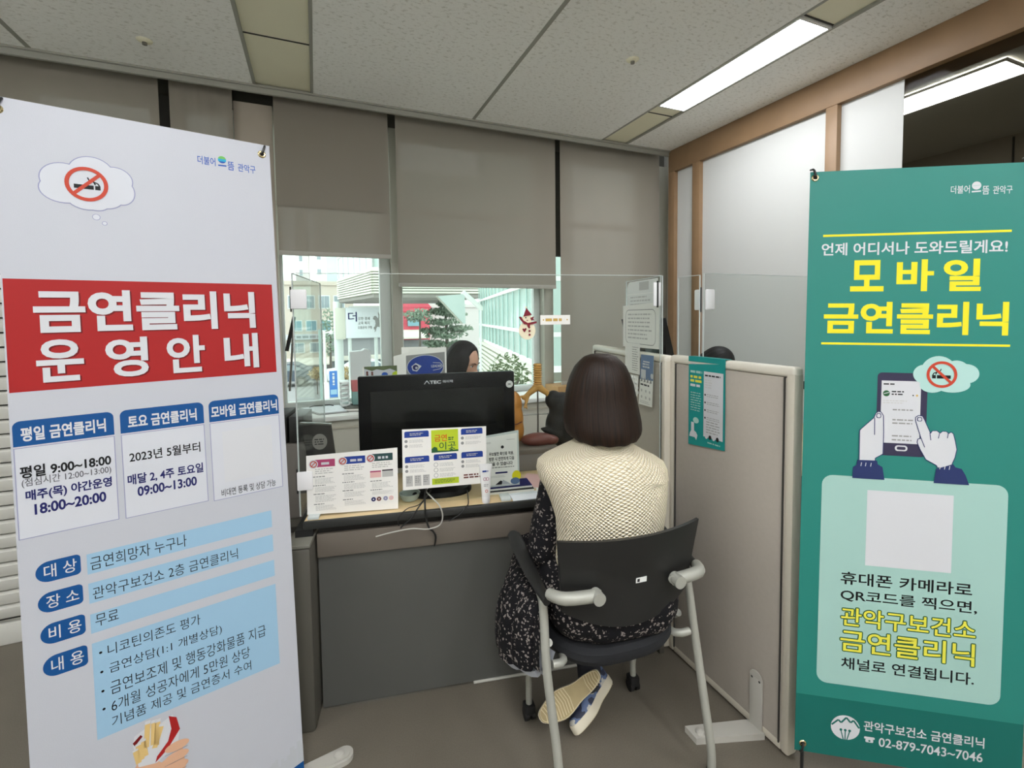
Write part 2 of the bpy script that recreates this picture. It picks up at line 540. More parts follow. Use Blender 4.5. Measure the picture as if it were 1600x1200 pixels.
    def loft(s, rings, m, caps=(True, True), uvs=None, closed=True):
        n = len(rings[0])
        V = [p for r in rings for p in r]
        Fc, U = [], []
        for i in range(len(rings) - 1):
            for k in range(n if closed else n - 1):
                k2 = (k + 1) % n
                Fc.append((i * n + k, i * n + k2, (i + 1) * n + k2, (i + 1) * n + k))
                if uvs:
                    U.append([uvs(i, k), uvs(i, k + 1), uvs(i + 1, k + 1), uvs(i + 1, k)])
        if caps[0]:
            Fc.append(tuple(reversed(range(n)))); U.append([(0, 0)] * n)
        if caps[1]:
            Fc.append(tuple(range((len(rings) - 1) * n, len(rings) * n))); U.append([(0, 0)] * n)
        o = len(s.f)
        s.add(V, Fc, m)
        if uvs:
            for i, u_ in enumerate(U): s.uv[o + i] = u_
        return s
    def lathe(s, f, prof, m, n=24):
        V, Fc = [], []
        for r, z in prof:
            for i in range(n):
                a = 2 * math.pi * i / n
                V.append(f(r * math.cos(a), r * math.sin(a), z))
        for j in range(len(prof) - 1):
            for i in range(n):
                i2 = (i + 1) % n
                Fc.append((j * n + i, j * n + i2, (j + 1) * n + i2, (j + 1) * n + i))
        Fc.append(tuple(reversed(range(n)))); Fc.append(tuple(range((len(prof) - 1) * n, len(prof) * n)))
        return s.add(V, Fc, m)

def rrect_pts(x0, y0, x1, y1, r, corners=(1, 1, 1, 1), seg=6):
    """corners: bottom left, bottom right, top right, top left"""
    x0, x1 = min(x0, x1), max(x0, x1); y0, y1 = min(y0, y1), max(y0, y1)
    P_ = []
    for i, (cx, cy, a0) in enumerate(((x0 + r, y0 + r, 180), (x1 - r, y0 + r, 270), (x1 - r, y1 - r, 0), (x0 + r, y1 - r, 90))):
        if corners[i]:
            for k in range(seg + 1):
                a = rad(a0 + 90 * k / seg)
                P_.append((cx + r * math.cos(a), cy + r * math.sin(a)))
        else:
            P_.append(((x0, y0), (x1, y0), (x1, y1), (x0, y1))[i])
    return P_

def remesh(mb, voxel, m, smooth=6):
    """fuse overlapping closed shapes into one continuous surface"""
    me = bpy.data.meshes.new('tmp')
    me.from_pydata([tuple(v) for v in mb.v], [], mb.f)
    o = bpy.data.objects.new('tmp', me)
    COL.objects.link(o)
    r = o.modifiers.new('r', 'REMESH'); r.mode = 'VOXEL'; r.voxel_size = voxel
    if smooth:
        sm = o.modifiers.new('s', 'SMOOTH'); sm.iterations = smooth; sm.factor = 0.5
    dg = bpy.context.evaluated_depsgraph_get(); dg.update()
    e = bpy.data.meshes.new_from_object(o.evaluated_get(dg))
    out = MB()
    out.add([v.co.copy() for v in e.vertices], [tuple(p.vertices) for p in e.polygons], m)
    bpy.data.objects.remove(o); bpy.data.meshes.remove(me); bpy.data.meshes.remove(e)
    return out

def obj(name, mb, parent=None, loc=None, rz=0.0, sharp=35, label=None):
    """link a mesh builder as ONE object; geometry given in world coordinates"""
    me = bpy.data.meshes.new(name)
    if parent is not None:
        Mi = WM[parent.name].inverted(); Mw = WM[parent.name]
    else:
        if loc is None:
            xs = [v.x for v in mb.v]; ys = [v.y for v in mb.v]; zs = [v.z for v in mb.v]
            loc = ((min(xs) + max(xs)) / 2, (min(ys) + max(ys)) / 2, min(zs))
        Mw = Matrix.Translation(loc) @ Matrix.Rotation(rz, 4, 'Z'); Mi = Mw.inverted()
    me.from_pydata([tuple(Mi @ v) for v in mb.v], [], mb.f)
    names = []
    for x in mb.m:
        if x not in names: names.append(x)
    for x in names: me.materials.append(MATS[x])
    me.polygons.foreach_set('material_index', [names.index(x) for x in mb.m])
    if mb.uv:
        ul = me.uv_layers.new(name='UVMap')
        for pi, co in mb.uv.items():
            p = me.polygons[pi]
            for k, li in enumerate(p.loop_indices): ul.data[li].uv = co[k]
    me.polygons.foreach_set('use_smooth', [True] * len(me.polygons))
    me.set_sharp_from_angle(angle=rad(sharp))
    me.update()
    o = bpy.data.objects.new(name, me)
    COL.objects.link(o)
    if parent is not None:
        o.parent = parent
        WM[o.name] = Mw
    else:
        o.matrix_world = Mw
        WM[o.name] = Mw
    if label: o['label'] = label
    return o
WM = {}
def tag(o, label, cat, group=None):
    o['label'] = label; o['category'] = cat
    if group: o['group'] = group
    return o
def thing(name, label, cat, loc, rz=0.0, group=None):
    o = bpy.data.objects.new(name, None)
    o.empty_display_size = 0.05
    COL.objects.link(o)
    o.matrix_world = Matrix.Translation(loc) @ Matrix.Rotation(rz, 4, 'Z')
    WM[o.name] = o.matrix_world.copy()
    return tag(o, label, cat, group)
def struct(name, mb, parent=None, sharp=35):
    o = obj(name, mb, parent, loc=(0, 0, 0) if parent is None else None, sharp=sharp)
    if parent is None: o['kind'] = 'structure'
    return o
# ================================================================== SETTING
CH = 3.0           # ceiling height
XR, XL, YW, YB = 3.1, -3.2, 3.9, -3.0
struct('floor', MB().box(WORLD, XL - .1, XR + .3, YB - .1, YW + .1, -0.1, 0, 'floor_vinyl'))
# ceiling of fissured tiles with long metal-edged service strips; open curtain slot along the window
b = MB()
strips = [(-0.33, 0.03), (2.33, 2.61), (-3.0, -2.7)]
seams = [1.166, -1.421, -2.05, -0.73 - 1.7]
xs = sorted([XL - .1] + [x for s_ in strips for x in s_] + [XR + .3])
for i in range(0, len(xs), 2):
    b.box(WORLD, xs[i], xs[i + 1], YB - .1, 3.5, CH, CH + .06, 'ceiling_tile')
struct('ceiling', b)
b = MB()
for x0, x1 in strips:
    b.box(WORLD, x0, x1, YB - .1, 3.5, CH + .012, CH + .06, 'strip_ivory')
    b.box(WORLD, x0, x0 + .018, YB, 3.5, CH - .002, CH + .012, 'strip_metal')
    b.box(WORLD, x1 - .018, x1, YB, 3.5, CH - .002, CH + .012, 'strip_metal')
    for y in (2.9, 1.68, 0.5, -0.7, -1.9):
        b.box(WORLD, x0 + .018, x1 - .018, y - .004, y + .004, CH + .008, CH + .013, 'dark_gap')
struct('trim_1', b)
b = MB()
for x in (1.166, -1.421):
    b.box(WORLD, x - .012, x + .012, YB, 3.5, CH - .002, CH + .004, 'strip_metal')
struct('trim_2', b)
# edge of the ceiling and the curtain slot behind it
b = MB()
b.box(WORLD, XL, XR, 3.49, 3.515, CH - .045, CH + .2, 'strip_metal', .004)
b.box(WORLD, XL, XR, 3.475, 3.49, CH - .012, CH, 'strip_metal')
struct('trim_3', b)
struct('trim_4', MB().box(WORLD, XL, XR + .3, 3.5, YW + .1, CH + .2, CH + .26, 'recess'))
# window wall: sill wall below, header above, columns between the glazed bays
cols = [(-3.3, -3.05, 'frame_grey'), (-1.72, -1.6, 'frame_grey'), (-0.95, -0.80, 'dark_gap'), (-0.47, -0.235, 'column_paint'), (0.56, 0.635, 'frame_grey'), (1.895, 1.99, 'frame_grey'), (3.05, 3.4, 'frame_grey')]
b = MB()
b.box(WORLD, XL - .1, XR + .3, 3.8, 4.0, 0, .80, 'wall_paint')
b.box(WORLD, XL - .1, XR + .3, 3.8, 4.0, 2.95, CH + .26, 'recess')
for x0, x1, mm in cols:
    b.box(WORLD, x0, x1, 3.74 if mm != 'column_paint' else 3.66, 4.0, .8, 2.95, mm, .004)
b.box(WORLD, 1.98, 2.12, 3.75, 3.8, 2.02, 2.95, 'dark_gap')
struct('wall_back', b)
bays = [(-3.05, -1.72), (-1.6, -0.86), (-0.80, -0.47), (-0.235, 0.56), (0.635, 1.895), (1.99, 3.05)]
for i, (x0, x1) in enumerate(bays):
    b = MB()
    w_ = .05
    zb = .80
    b.box(WORLD, x0, x1, 3.83, 3.89, zb, zb + w_, 'frame_pale', .004)
    b.box(WORLD, x0, x1, 3.83, 3.89, 2.90, 2.95, 'frame_pale', .004)
    b.box(WORLD, x0, x0 + .02, 3.83, 3.89, zb + w_, 2.90, 'frame_pale', .004)
    rw = .085 if i == 3 else .06
    b.box(WORLD, x1 - rw, x1, 3.83, 3.89, zb + w_, 2.90, 'frame_pale', .004)
    b.box(WORLD, x0 + .02, x1 - rw, 3.83, 3.885, 2.31, 2.36, 'frame_pale', .004)
    wn = struct('window_%d' % (i + 1), b)
    g = MB().box(WORLD, x0 + .02, x1 - rw, 3.862, 3.868, zb + w_, 2.31, 'window_glass')
    g.box(WORLD, x0 + .02, x1 - rw, 3.862, 3.868, 2.36, 2.90, 'window_glass')
    obj('glass_pane', g, wn, label='clear window glass')
# white sill counter with a beige cabinet below it
b = MB()
b.box(WORLD, -1.6, XR, 3.42, 3.83, .765, .80, 'sill_white', .006)
struct('trim_5', b)
b = MB().box(WORLD, -1.6, XR, 3.46, 3.8, .08, .765, 'cabinet_beige')
b.box(WORLD, -1.6, XR, 3.452, 3.46, .70, .715, 'part_frame')
b.box(WORLD, -1.6, XR, 3.49, 3.8, 0, .08, 'dark_gap')
struct('trim_6', b)
# right wall: glazed timber partition with white film on the glass
b = MB()
b.box(WORLD, XR + .2, XR + .3, 2.04, YW, 0, CH + .26, 'wall_paint')
b.box(WORLD, XR + .19, XR + .2, YB, -2.03, 0, CH, 'wall_paint')
b.box(WORLD, XR, XR + .2, YB, 3.5, 0, .95, 'wall_paint')
b.box(WORLD, XR - .005, XR + .19, YB, 3.5, .95, 1.0, 'dark_gap')
struct('wall_right', b)
b = MB()
b.box(WORLD, XR - .01, XR + .2, YB, 3.5, 2.80, CH, 'wood', .004)
struct('trim_7', b)
posts = [(3.42, 3.5), (3.115, 3.2), (1.965, 2.04), (0.62, 0.69), (-.75, -.68), (-2.1, -2.03)]
for i, (y0, y1) in enumerate(posts):
    struct('trim_%d' % (8 + i), MB().box(WORLD, XR - .01, XR + .19, y0, y1, 1.0, 2.80, 'wood', .004))
pans = [(3.2, 3.42), (2.04, 3.115), (0.69, 1.965), (-.68, .62), (-2.03, -.75)]
for i, (y0, y1) in enumerate(pans):
    b = MB()
    if i < 2: b.box(WORLD, XR + .03, XR + .04, y0, y1, 1.0, 2.80, 'film_white')
    else:
        b.box(WORLD, XR + .036, XR + .042, y0, y1, 1.0, 2.80, 'glass_dark')
    pn = struct('window_%d' % (len(bays) + 1 + i), b)
    if i == 2:
        obj('privacy_film', MB().box(WORLD, XR + .03, XR + .034, 1.622, y1, 1.0, 2.80, 'film_white'), pn, label='white film over part of the dark glass')
# the darker room seen through the clear glass
b = MB().box(WORLD, XR + 2.6, XR + 2.7, YB, YW, 0, CH + .1, 'room_brown').box(WORLD, XR + .3, XR + 2.6, 3.3, 3.4, 0, CH + .1, 'room_brown').box(WORLD, XR + .2, XR + 2.6, YB - .1, YB, 0, CH + .1, 'room_brown')
for y in (.3, 1.2, 2.1): b.box(WORLD, XR + 2.59, XR + 2.6, y, y + .012, 0, CH, 'dark_gap')
struct('wall_annex', b)
struct('ceiling_annex', MB().box(WORLD, XR + .2, XR + 2.7, YB, 3.4, CH + .02, CH + .08, 'room_ceiling'))
struct('floor_annex', MB().box(WORLD, XR + .3, XR + 2.7, YB, 3.4, -.1, 0, 'room_brown'))
# other walls, out of the picture
struct('wall_left', MB().box(WORLD, XL - .1, XL, YB, YW, 0, CH + .26, 'wall_paint'))
struct('wall_front', MB().box(WORLD, XL - .1, XR + .3, YB - .1, YB, 0, CH + .26, 'wall_paint'))

# ------------------------------------------------------------------ ceiling lights
def ceiling_light(x0, x1, y0, y1, label, extra):
    t = thing('ceiling_light', label, 'ceiling light', ((x0 + x1) / 2, (y0 + y1) / 2, CH), 0, 'recessed ceiling lights')
    b = MB()
    b.box(WORLD, x0, x1, y0 - .012, y0, CH - .004, CH + .012, 'lamp_frame')
    b.box(WORLD, x0, x1, y1, y1 + .012, CH - .004, CH + .012, 'lamp_frame')
    b.box(WORLD, x0, x0 + .014, y0, y1, CH - .004, CH + .012, 'lamp_frame')
    b.box(WORLD, x1 - .014, x1, y0, y1, CH - .004, CH + .012, 'lamp_frame')
    obj('frame', b, t)
    obj('diffuser', MB().box(WORLD, x0 + .014, x1 - .014, y0, y1, CH - .001 - .035 * extra, CH + .011, 'lamp_glow', .012 * extra), t, label='glowing white diffuser')  # diffusers of the unseen lamps hang lower, shaped to brighten the ceiling
mat('lamp_glow', 'f9fbff', 0.5, emit=LAMP)
ceiling_light(2.345, 2.595, 1.70, 2.76, 'glowing rectangular ceiling light above the right partition', 0)
for n, (x, y) in enumerate(((2.47, -0.6), (2.47, -2.2), (-0.15, 0.1), (-0.15, -1.3), (-0.15, -2.45), (-2.85, 1.0), (-2.85, -.8), (1.17, -1.2))):
    ceiling_light(x - .125, x + .125, y - .53, y + .53, 'glowing rectangular ceiling light behind the camera, ' + ('right strip nearer the window', 'right strip farther back', 'left strip nearest the banner', 'left strip middle', 'left strip farthest back', 'far left strip nearer the window', 'far left strip farther back', 'between the two strips')[n], 1)
ceiling_light(3.91, 4.25, 1.50, 2.62, 'glowing ceiling light of the next room, seen through the dark glass', 0)
for (x, y, l) in ((-0.811, 3.16, 'small ceiling sprinkler above the white banner'), (1.788, 2.335, 'small ceiling sprinkler left of the lit lamp')):
    t = thing('sprinkler', l, 'sprinkler', (x, y, CH), 0, 'ceiling sprinklers')
    f = F((x, y, CH))
    obj('escutcheon', MB().lathe(f, [(.001, -.012), (.022, -.012), (.036, -.004), (.038, 0)], 'strip_ivory', 20), t)
    obj('nozzle', MB().lathe(f, [(.002, -.026), (.012, -.024), (.012, -.012), (.001, -.011)], 'metal_rod', 14), t)

# ------------------------------------------------------------------ roller blinds
def blind(x0, x1, zb, label, ztop=3.12, Y=3.62, hem=None, cuff=None):
    t = thing('roller_blind', label, 'roller blind', ((x0 + x1) / 2, Y, zb), 0, 'grey roller blinds on the window wall')
    b = MB()
    n = 24
    g = []
    for i in range(n + 1):
        x = x0 + (x1 - x0) * i / n
        g.append(Vector((x, Y + .002 * math.sin(i * 1.3), 0)))
    V = [Vector((p.x, p.y, zb + .03)) for p in g] + [Vector((p.x, p.y, ztop)) for p in g]
    b.add(V, [(i, i + 1, n + 2 + i, n + 1 + i) for i in range(n)], 'blind_fabric')
    if cuff:       # the upper cloth is doubled
        b.add([Vector((x0 - .003, Y - .012, cuff)), Vector((x1 - .03, Y - .012, cuff - .0)), Vector((x1 - .03, Y - .012, ztop)), Vector((x0 - .003, Y - .012, ztop))], [(0, 1, 2, 3)], 'blind_fabric')
    obj('fabric', b, t)
    obj('bottom_bar', MB().box(WORLD, x0, x1, Y - .01, Y + .01, zb, zb + .032, 'blind_bar', .004), t, label='pale bottom bar')
    obj('roller', MB().tube([(x0, Y + .03, ztop + .02), (x1, Y + .03, ztop + .02)], .03, 'frame_grey', 16), t)
blind(-2.9, -1.66, 1.2, 'grey roller blind farthest left above the white banner')
blind(-1.63, -0.872, 1.2, 'dark grey roller blind left of the dark mullion above the white banner')
blind(-0.816, -0.468, 1.2, 'narrow grey roller blind just left of the beige column')
blind(-0.222, 0.537, 1.925, 'grey roller blind raised highest, with a doubled upper cloth', cuff=2.265)
blind(0.592, 1.952, 1.715, 'widest grey roller blind, in the middle over the snowman window')
blind(2.0, 3.085, .86, 'grey roller blind drawn down to the sill at the room corner')
# window stay at the left pane
t = tag(obj('window_stay', MB().tube([(-.148, 3.76, 1.495), (-.205, 3.76, 1.245)], .013, 'plastic_black', 8).tube([(-.148, 3.76, 1.49), (-.195, 3.76, .95)], .008, 'metal_rod', 8)), 'dark slanted window stay right of the white banner edge', 'window stay')

# ------------------------------------------------------------------ louvred unit behind the white banner
t = thing('louvered_unit', 'white louvered floor unit left behind the white banner', 'air unit', (-1.7, 3.0, 0))
b = MB().box(WORLD, -2.3, -1.02, 2.83, 3.3, 0, 1.8, 'vent_white', .01)
b.box(WORLD, -2.3, -1.02, 2.80, 2.835, 0.0, .10, 'vent_white', .006)
obj('casing', b, t)
b = MB(); bk = MB()
z = .115
while z < 1.7:
    b.box(F((0, 2.8, z), (1, 0, 0), (0, .97, .24), (0, -.24, .97)), -2.28, -1.04, 0, .035, 0.012, .066, 'vent_white', .004)
    bk.box(WORLD, -2.26, -1.06, 2.822, 2.83, z - .006, z + .018, 'dark_gap')
    z += .0655
obj('louver', b, t)
obj('slot', bk, t, label='dark gaps between the louvers')

# ================================================================== BANNERS
def banner_frame(pos, yaw, tilt, roll, s=0.001):
    u = Vector((math.cos(yaw), math.sin(yaw), 0)); n = Vector((math.sin(yaw), -math.cos(yaw), 0))
    up = Vector((0, 0, 1)) * math.cos(tilt) - n * math.sin(tilt)
    c, s_ = math.cos(roll), math.sin(roll)
    u2 = u * c + up * s_; up2 = up * c - u * s_
    return F(pos, u2 * s, up2 * s, u2.cross(up2) * s)
BL = banner_frame((-.3875, 1.5105, 1.9942), .2455, .0594, .0056)
BR = banner_frame((1.6433, .7963, 1.8989), -.5844, .0274, -.0176)
Z1, Z2, Z3, Z4, Z5 = .7, 1.1, 1.5, 1.9, 2.3

def no_smoking(b, f, x, y, r, z, cig='print_black', flip=1, ry=1.0, smoke='print_black'):
    b.ring(f, x, y, r * .8, r, z + .8, 'print_sign_red', ry=ry)
    w_ = r * .95
    b.rect(f, x - flip * w_ * .62, y - r * .30, x + flip * w_ * .33, y - r * .05, z + .4, cig)
    b.rect(f, x + flip * w_ * .40, y - r * .30, x + flip * w_ * .66, y - r * .05, z + .4, cig)
    for k in (0, 1):
        pts = [(x + flip * (w_ * .05 + k * w_ * .22), y + r * (.42 - .1 * k)), (x + flip * (w_ * .12 + k * w_ * .22), y + r * (.25 - .08 * k)), (x + flip * (w_ * .34 + k * w_ * .2), y + r * (.18 - .08 * k)), (x + flip * (w_ * .42 + k * w_ * .2), y + r * (.0 - .06 * k))]
        for p, q in zip(pts, pts[1:]): b.line(f, p[0], p[1], q[0], q[1], r * .07, z + .4, smoke)
    a = rad(43)
    sgn = flip
    b.line(f, x - sgn * r * .62, y - r * .62 * ry, x + sgn * r * .62, y + r * .62 * ry, r * .19, z + .9, 'print_sign_red')

def cloud(b, f, circles, z, m, rim=None, rw=2.2):
    if rim:
        for i, (x, y, rx_, ry_) in enumerate(circles): b.disc(f, x, y, rx_ + rw, z + .03 * i, rim, ry_ + rw)
    for i, (x, y, rx_, ry_) in enumerate(circles): b.disc(f, x, y, rx_, z + .4 + .03 * i, m, ry_)

def logo(b, f, pts, z, ink, globe):
    """slogan mark: three written words with a round two-tone ball in the middle"""
    (x0, x1, x2, x3, x4, x5, y) = pts
    b.text(f, '더불어', x0, y - 11, x1, y + 12, z, ink, .01)
    cx = (x2 + x3) / 2; r = (x3 - x2) / 2
    if globe == 'colour':
        b.disc(f, cx, y + 10, r, z, 'print_logo_blue')
        P_ = [(cx + r * math.cos(a), y + 10 + r * math.sin(a)) for a in [math.pi * i / 20 for i in range(21)]]
        b.poly(f, P_, z + .3, 'print_logo_green')
        b.rect(f, cx - r * .98, y + 5, cx + r * .98, y + 12, z + .5, 'print_logo_cyan')
    else:
        b.disc(f, cx, y + 10, r, z, 'print_white')
        b.line(f, cx - r * .8, y + 9, cx + r * .8, y + 11, 1.6, z + .3, 'print_mint')
    b.poly(f, [(cx - r, y - 9), (cx + r, y - 8), (cx + r, y - 4), (cx - r, y - 5)], z, ink)
    b.text(f, '뜸', x3 + 3, y - 16, x4, y + 8, z, ink, .01)
    b.text(f, '관악구', x4 + 9, y - 16, x5, y + 7, z, ink, .01)

def grommet(f, x, y, parent):
    g = MB()
    V = []
    n = 24
    rings = []
    for (r, z) in ((5, 1.2), (6, 2.6), (8.5, 3.0), (10.5, 1.6), (11, .5)):
        rings.append([f(x + r * math.cos(2 * math.pi * i / n), y + r * math.sin(2 * math.pi * i / n), z) for i in range(n)])
    g.loft(rings, 'brass', caps=(False, False))
    g.disc(f, x, y, 5.2, .9, 'dark_gap')
    return obj('grommet', g, parent, label='brass eyelet')
def hook(f, x, y, dx, dy, parent):
    g = MB().tube([f(x, y, -14), f(x, y, 3), f(x + dx * .4, y + dy * .4, 7), f(x + dx, y + dy, 3), f(x + dx * 1.2, y + dy * 1.2, -14)], .0032, 'plastic_black', 8, smooth=4)
    return obj('hook', g, parent, label='black hook through the eyelet')

def stand(f, t, h, half, zfoot):
    """the light frame behind a banner: mast, two upper arms, two lower arms, three feet"""
    c = f(0, -h * .52, -25)
    g = MB().box(F(c, f.ex.normalized(), f.ey.normalized(), f.ez.normalized()), -.02, .02, -.05, .05, -.02, .008, 'plastic_black', .006)
    obj('hub', g, t)
    for sx, yy in ((-1, -14), (1, -14)):
        obj('arm', MB().tube([c, f(sx * (half - 12), yy, -8)], .005, 'plastic_black', 8), t)
    for sx in (-1, 1):
        e = f(sx * (half - 25), -h + 30, -8)
        foot = Vector((e.x, e.y, .008)) + f.ez.normalized() * .0
        obj('leg', MB().tube([c, e, foot], .005, 'plastic_black', 8), t)
    bk = Vector((c.x, c.y, 0)) - Vector((f.ez.x, f.ez.y, 0)).normalized() * .33
    obj('leg', MB().tube([c, (bk.x, bk.y, .008)], .006, 'plastic_black', 8), t)

# ---------------- white clinic banner, left
p0 = BL(0, -1940, 0)
tL = thing('banner_stand', 'tall white banner on a stand with a red headline block, left foreground', 'banner', (p0.x, p0.y, 0), .2455, 'standing banners')
sheet = obj('banner_sheet', MB().box(BL, -283, 283, -1940, 0, -.4, .4, 'banner_white'), tL)
def pr(name, b, label=None): return obj(name, b, sheet, label=label)
b = MB()
cl = [(-168, -172, 42, 38), (-170, -196, 42, 32), (-118, -150, 42, 40), (-75, -160, 34, 32), (-64, -188, 26, 32), (-95, -205, 34, 28), (-128, -208, 40, 32), (-120, -180, 70, 40), (-112, -218, 26, 22)]
cloud(b, BL, cl, Z1, 'print_cloud', 'print_lilac')
for x, y, r in ((-114, -257, 6.5), (-99, -271, 4)):
    b.disc(BL, x, y, r + 1.2, Z1, 'print_lilac'); b.disc(BL, x, y, r, Z1 + .4, 'print_cloud')
no_smoking(b, BL, -128, -178, 40, Z3, ry=1.05)
pr('thought_bubble', b, 'outlined thought bubble with a no smoking sign')
b = MB(); logo(b, BL, (102, 144, 150, 170, 189, 243, -74), Z1, 'print_logo_blue', 'colour')
pr('slogan', b, 'small blue written slogan with a two-tone ball')
b = MB()
b.rect(BL, -280, -674, 269, -414, Z1, 'print_red')
def shadowed(t, x0, y0, x1, y1, wgt, m='print_white', sh='print_red_dark', f=BL, d=3):
    b.text(f, t, x0 + d, y0 - d, x1 + d, y1 - d, Z2, sh, wgt)
    b.text(f, t, x0, y0, x1, y1, Z3, m, wgt)
shadowed('금연클리닉', -234, -541, 221, -437, .034)
for ch, x0, x1 in (('운', -234, -152), ('영', -112, -29), ('안', 10, 94), ('내', 139, 224)):
    shadowed(ch, x0, -656, x1, -556, .026)
pr('headline_block', b, 'red block with a two-line white headline')
def info_box(x0, x1, title, tx, bottom):
    b = MB()
    b.rrect(BL, x0, -798, x1, -740, 14, Z1, 'print_blue', (0, 0, 1, 1))
    b.text(BL, title, tx[0], -788, tx[1], -755, Z2, 'print_white', .03)
    b.rect(BL, x0, bottom, x1, -799, Z1 - .2, 'print_cloud')
    b.frame(BL, x0, bottom, x1, -801, 1.6, Z1 + .2, 'print_lilac')
    return b
b = info_box(-279, -104, '평일 금연클리닉', (-266, -119), -1010)
b.text(BL, '평일 9:00~18:00', -271, -872, -113, -844, Z2, 'print_black', .03)
b.text(BL, '(점심시간 12:00~13:00)', -269, -894, -114, -872, Z2, 'print_grey', .006)
b.text(BL, '매주(목) 야간운영', -264, -928, -114, -900, Z2, 'print_navy', .03)
b.text(BL, '18:00~20:00', -251, -959, -126, -934, Z2, 'print_navy', .03)
pr('info_box', b, 'weekday hours box with blue header')
b = info_box(-92, 83, '토요 금연클리닉', (-77, 67), -1012)
b.text(BL, '2023년 5월부터', -78, -874, 71, -847, Z2, 'print_black', .015)
b.text(BL, '매달 2, 4주 토요일', -84, -932, 75, -904, Z2, 'print_navy', .026)
b.text(BL, '09:00~13:00', -66, -963, 59, -938, Z2, 'print_navy', .028)
pr('info_box', b, 'Saturday hours box with blue header')
b = info_box(95, 269, '모바일 금연클리닉', (100, 265), -1016)
b.rect(BL, 123, -970, 246, -828, Z2, 'print_white')
b.text(BL, '비대면 등록 및 상담 가능', 114, -1009, 250, -988, Z2, 'print_black', .004)
pr('info_box', b, 'mobile clinic box with blue header')
for k, (t_, y0, y1, x0) in enumerate((('대 상', -1120, -1072, -256), ('장 소', -1191, -1144, -255), ('비 용', -1265, -1217, -254), ('내 용', -1341, -1292, -253))):
    b = MB()
    x1 = x0 + 77
    h = y1 - y0
    pts = rrect_pts(x0, y0, x1, y1, h * .49, (1, 0, 0, 1), 8)
    b.poly(BL, rrect_pts(x0, y0, x1, y1, 9, (0, 1, 1, 0)) if False else [p for p in rrect_pts(x0, y0, x0 + h, y1, h * .495, (1, 0, 0, 1), 8)], Z1, 'print_blue')
    b.rrect(BL, x0 + h * .5, y0, x1, y1, 9, Z1 + .1, 'print_blue', (0, 1, 1, 0))
    b.text(BL, t_, x0 + 14, y0 + 9, x1 - 7, y1 - 8, Z2, 'print_white', .006)
    pr('pill_tag', b, 'rounded blue tag, %s of four' % ('first', 'second', 'third', 'fourth')[k])
for k, (y0, y1, rows) in enumerate(((-1127, -1078, [('금연희망자 누구나', -162, -1119, 29, -1087)]), (-1198, -1149, [('관악구보건소 2층 금연클리닉', -161, -1191, 144, -1161)]), (-1271, -1224, [('무료', -159, -1258, -116, -1229)]),
        (-1530, -1295, [('니코틴의존도 평가', -140, -1337, 49, -1309), ('금연상담(1:1 개별상담)', -139, -1385, 96, -1356), ('금연보조제 및 행동강화물품 지급', -139, -1434, 202, -1401), ('6개월 성공자에게 5만원 상당', -139, -1477, 160, -1446), ('기념품 제공 및 금연증서 수여', -140, -1514, 161, -1487)]))):
    b = MB()
    b.rect(BL, -168, y0, 234, y1, Z1, 'print_skyblue')
    for j, (t_, x0, yb, x1, yt) in enumerate(rows):
        b.text(BL, t_, x0, yb, x1, yt, Z2, 'print_black', -.004)
        if len(rows) > 1 and j < 4: b.disc(BL, -153, (yb + yt) / 2, 3, Z2, 'print_black', n=16)
    pr('text_band', b, 'pale blue band, %s of four' % ('first', 'second', 'third', 'tallest and last')[k])
# printed picture: a hand crushing a red cigarette packet
b = MB()
b.poly(BL, [(-128, -1700), (-110, -1650), (-92, -1622), (-62, -1640), (-50, -1655), (-5, -1640), (0, -1690), (-8, -1730), (-40, -1790), (-130, -1790)], Z1, 'print_skin')
b.poly(BL, [(-104, -1580), (-100, -1560), (-80, -1552), (-58, -1560), (-22, -1545), (-8, -1585), (-14, -1625), (-60, -1650), (-95, -1640)], Z1 + .2, 'print_white')
b.poly(BL, [(-30, -1545), (-14, -1556), (-8, -1590), (-36, -1628), (-62, -1648), (-58, -1634), (-34, -1608), (-26, -1580)], Z2, 'print_red')
b.poly(BL, [(-104, -1575), (-88, -1562), (-84, -1568), (-100, -1584)], Z2, 'print_red_dark')
for x0, y0, x1, y1 in ((-72, -1534, -78, -1600), (-60, -1538, -64, -1600), (-52, -1540, -58, -1606), (-44, -1556, -62, -1610), (-94, -1580, -88, -1625), (-84, -1575, -80, -1620), (-100, -1592, -94, -1630)):
    b.line(BL, x0, y0, x1, y1, 11, Z3, 'print_tan')
    b.line(BL, x0, y0, x0 + (x1 - x0) * .12, y0 + (y1 - y0) * .12, 11, Z4, 'print_white')
for k in range(4):
    y = -1630 - k * 26
    b.disc(BL, -16 - k * 2, y, 26, Z3 + .1 * k, 'print_skin', 12)
    b.line(BL, -42 - k * 2, y - 13, 6 - k * 2, y - 12, 1.2, Z4 + .1 * k, 'print_smoke')
pr('hand_picture', b, 'printed picture of a hand crushing a cigarette packet')
b = MB()
rnd = random.Random(3)
x = 108
while x < 276:
    h = 14 + 60 * rnd.random() * (x - 90) / 190
    b.rect(BL, x, -1850, x + 7 + 6 * rnd.random(), -1850 + h, Z1 + .02 * (x % 7), 'print_city'); x += 6 + 4 * rnd.random()
b.poly(BL, [(-283, -1900), (60, -1890), (283, -1848), (283, -1939), (-283, -1939)], Z2, 'print_blue')
pr('skyline_print', b, 'grey printed skyline over a blue base')
for x in (-273, 262):
    grommet(BL, x, -29, tL); hook(BL, x, -29, 8, 24, tL)
stand(BL, tL, 1940, 283, 0)

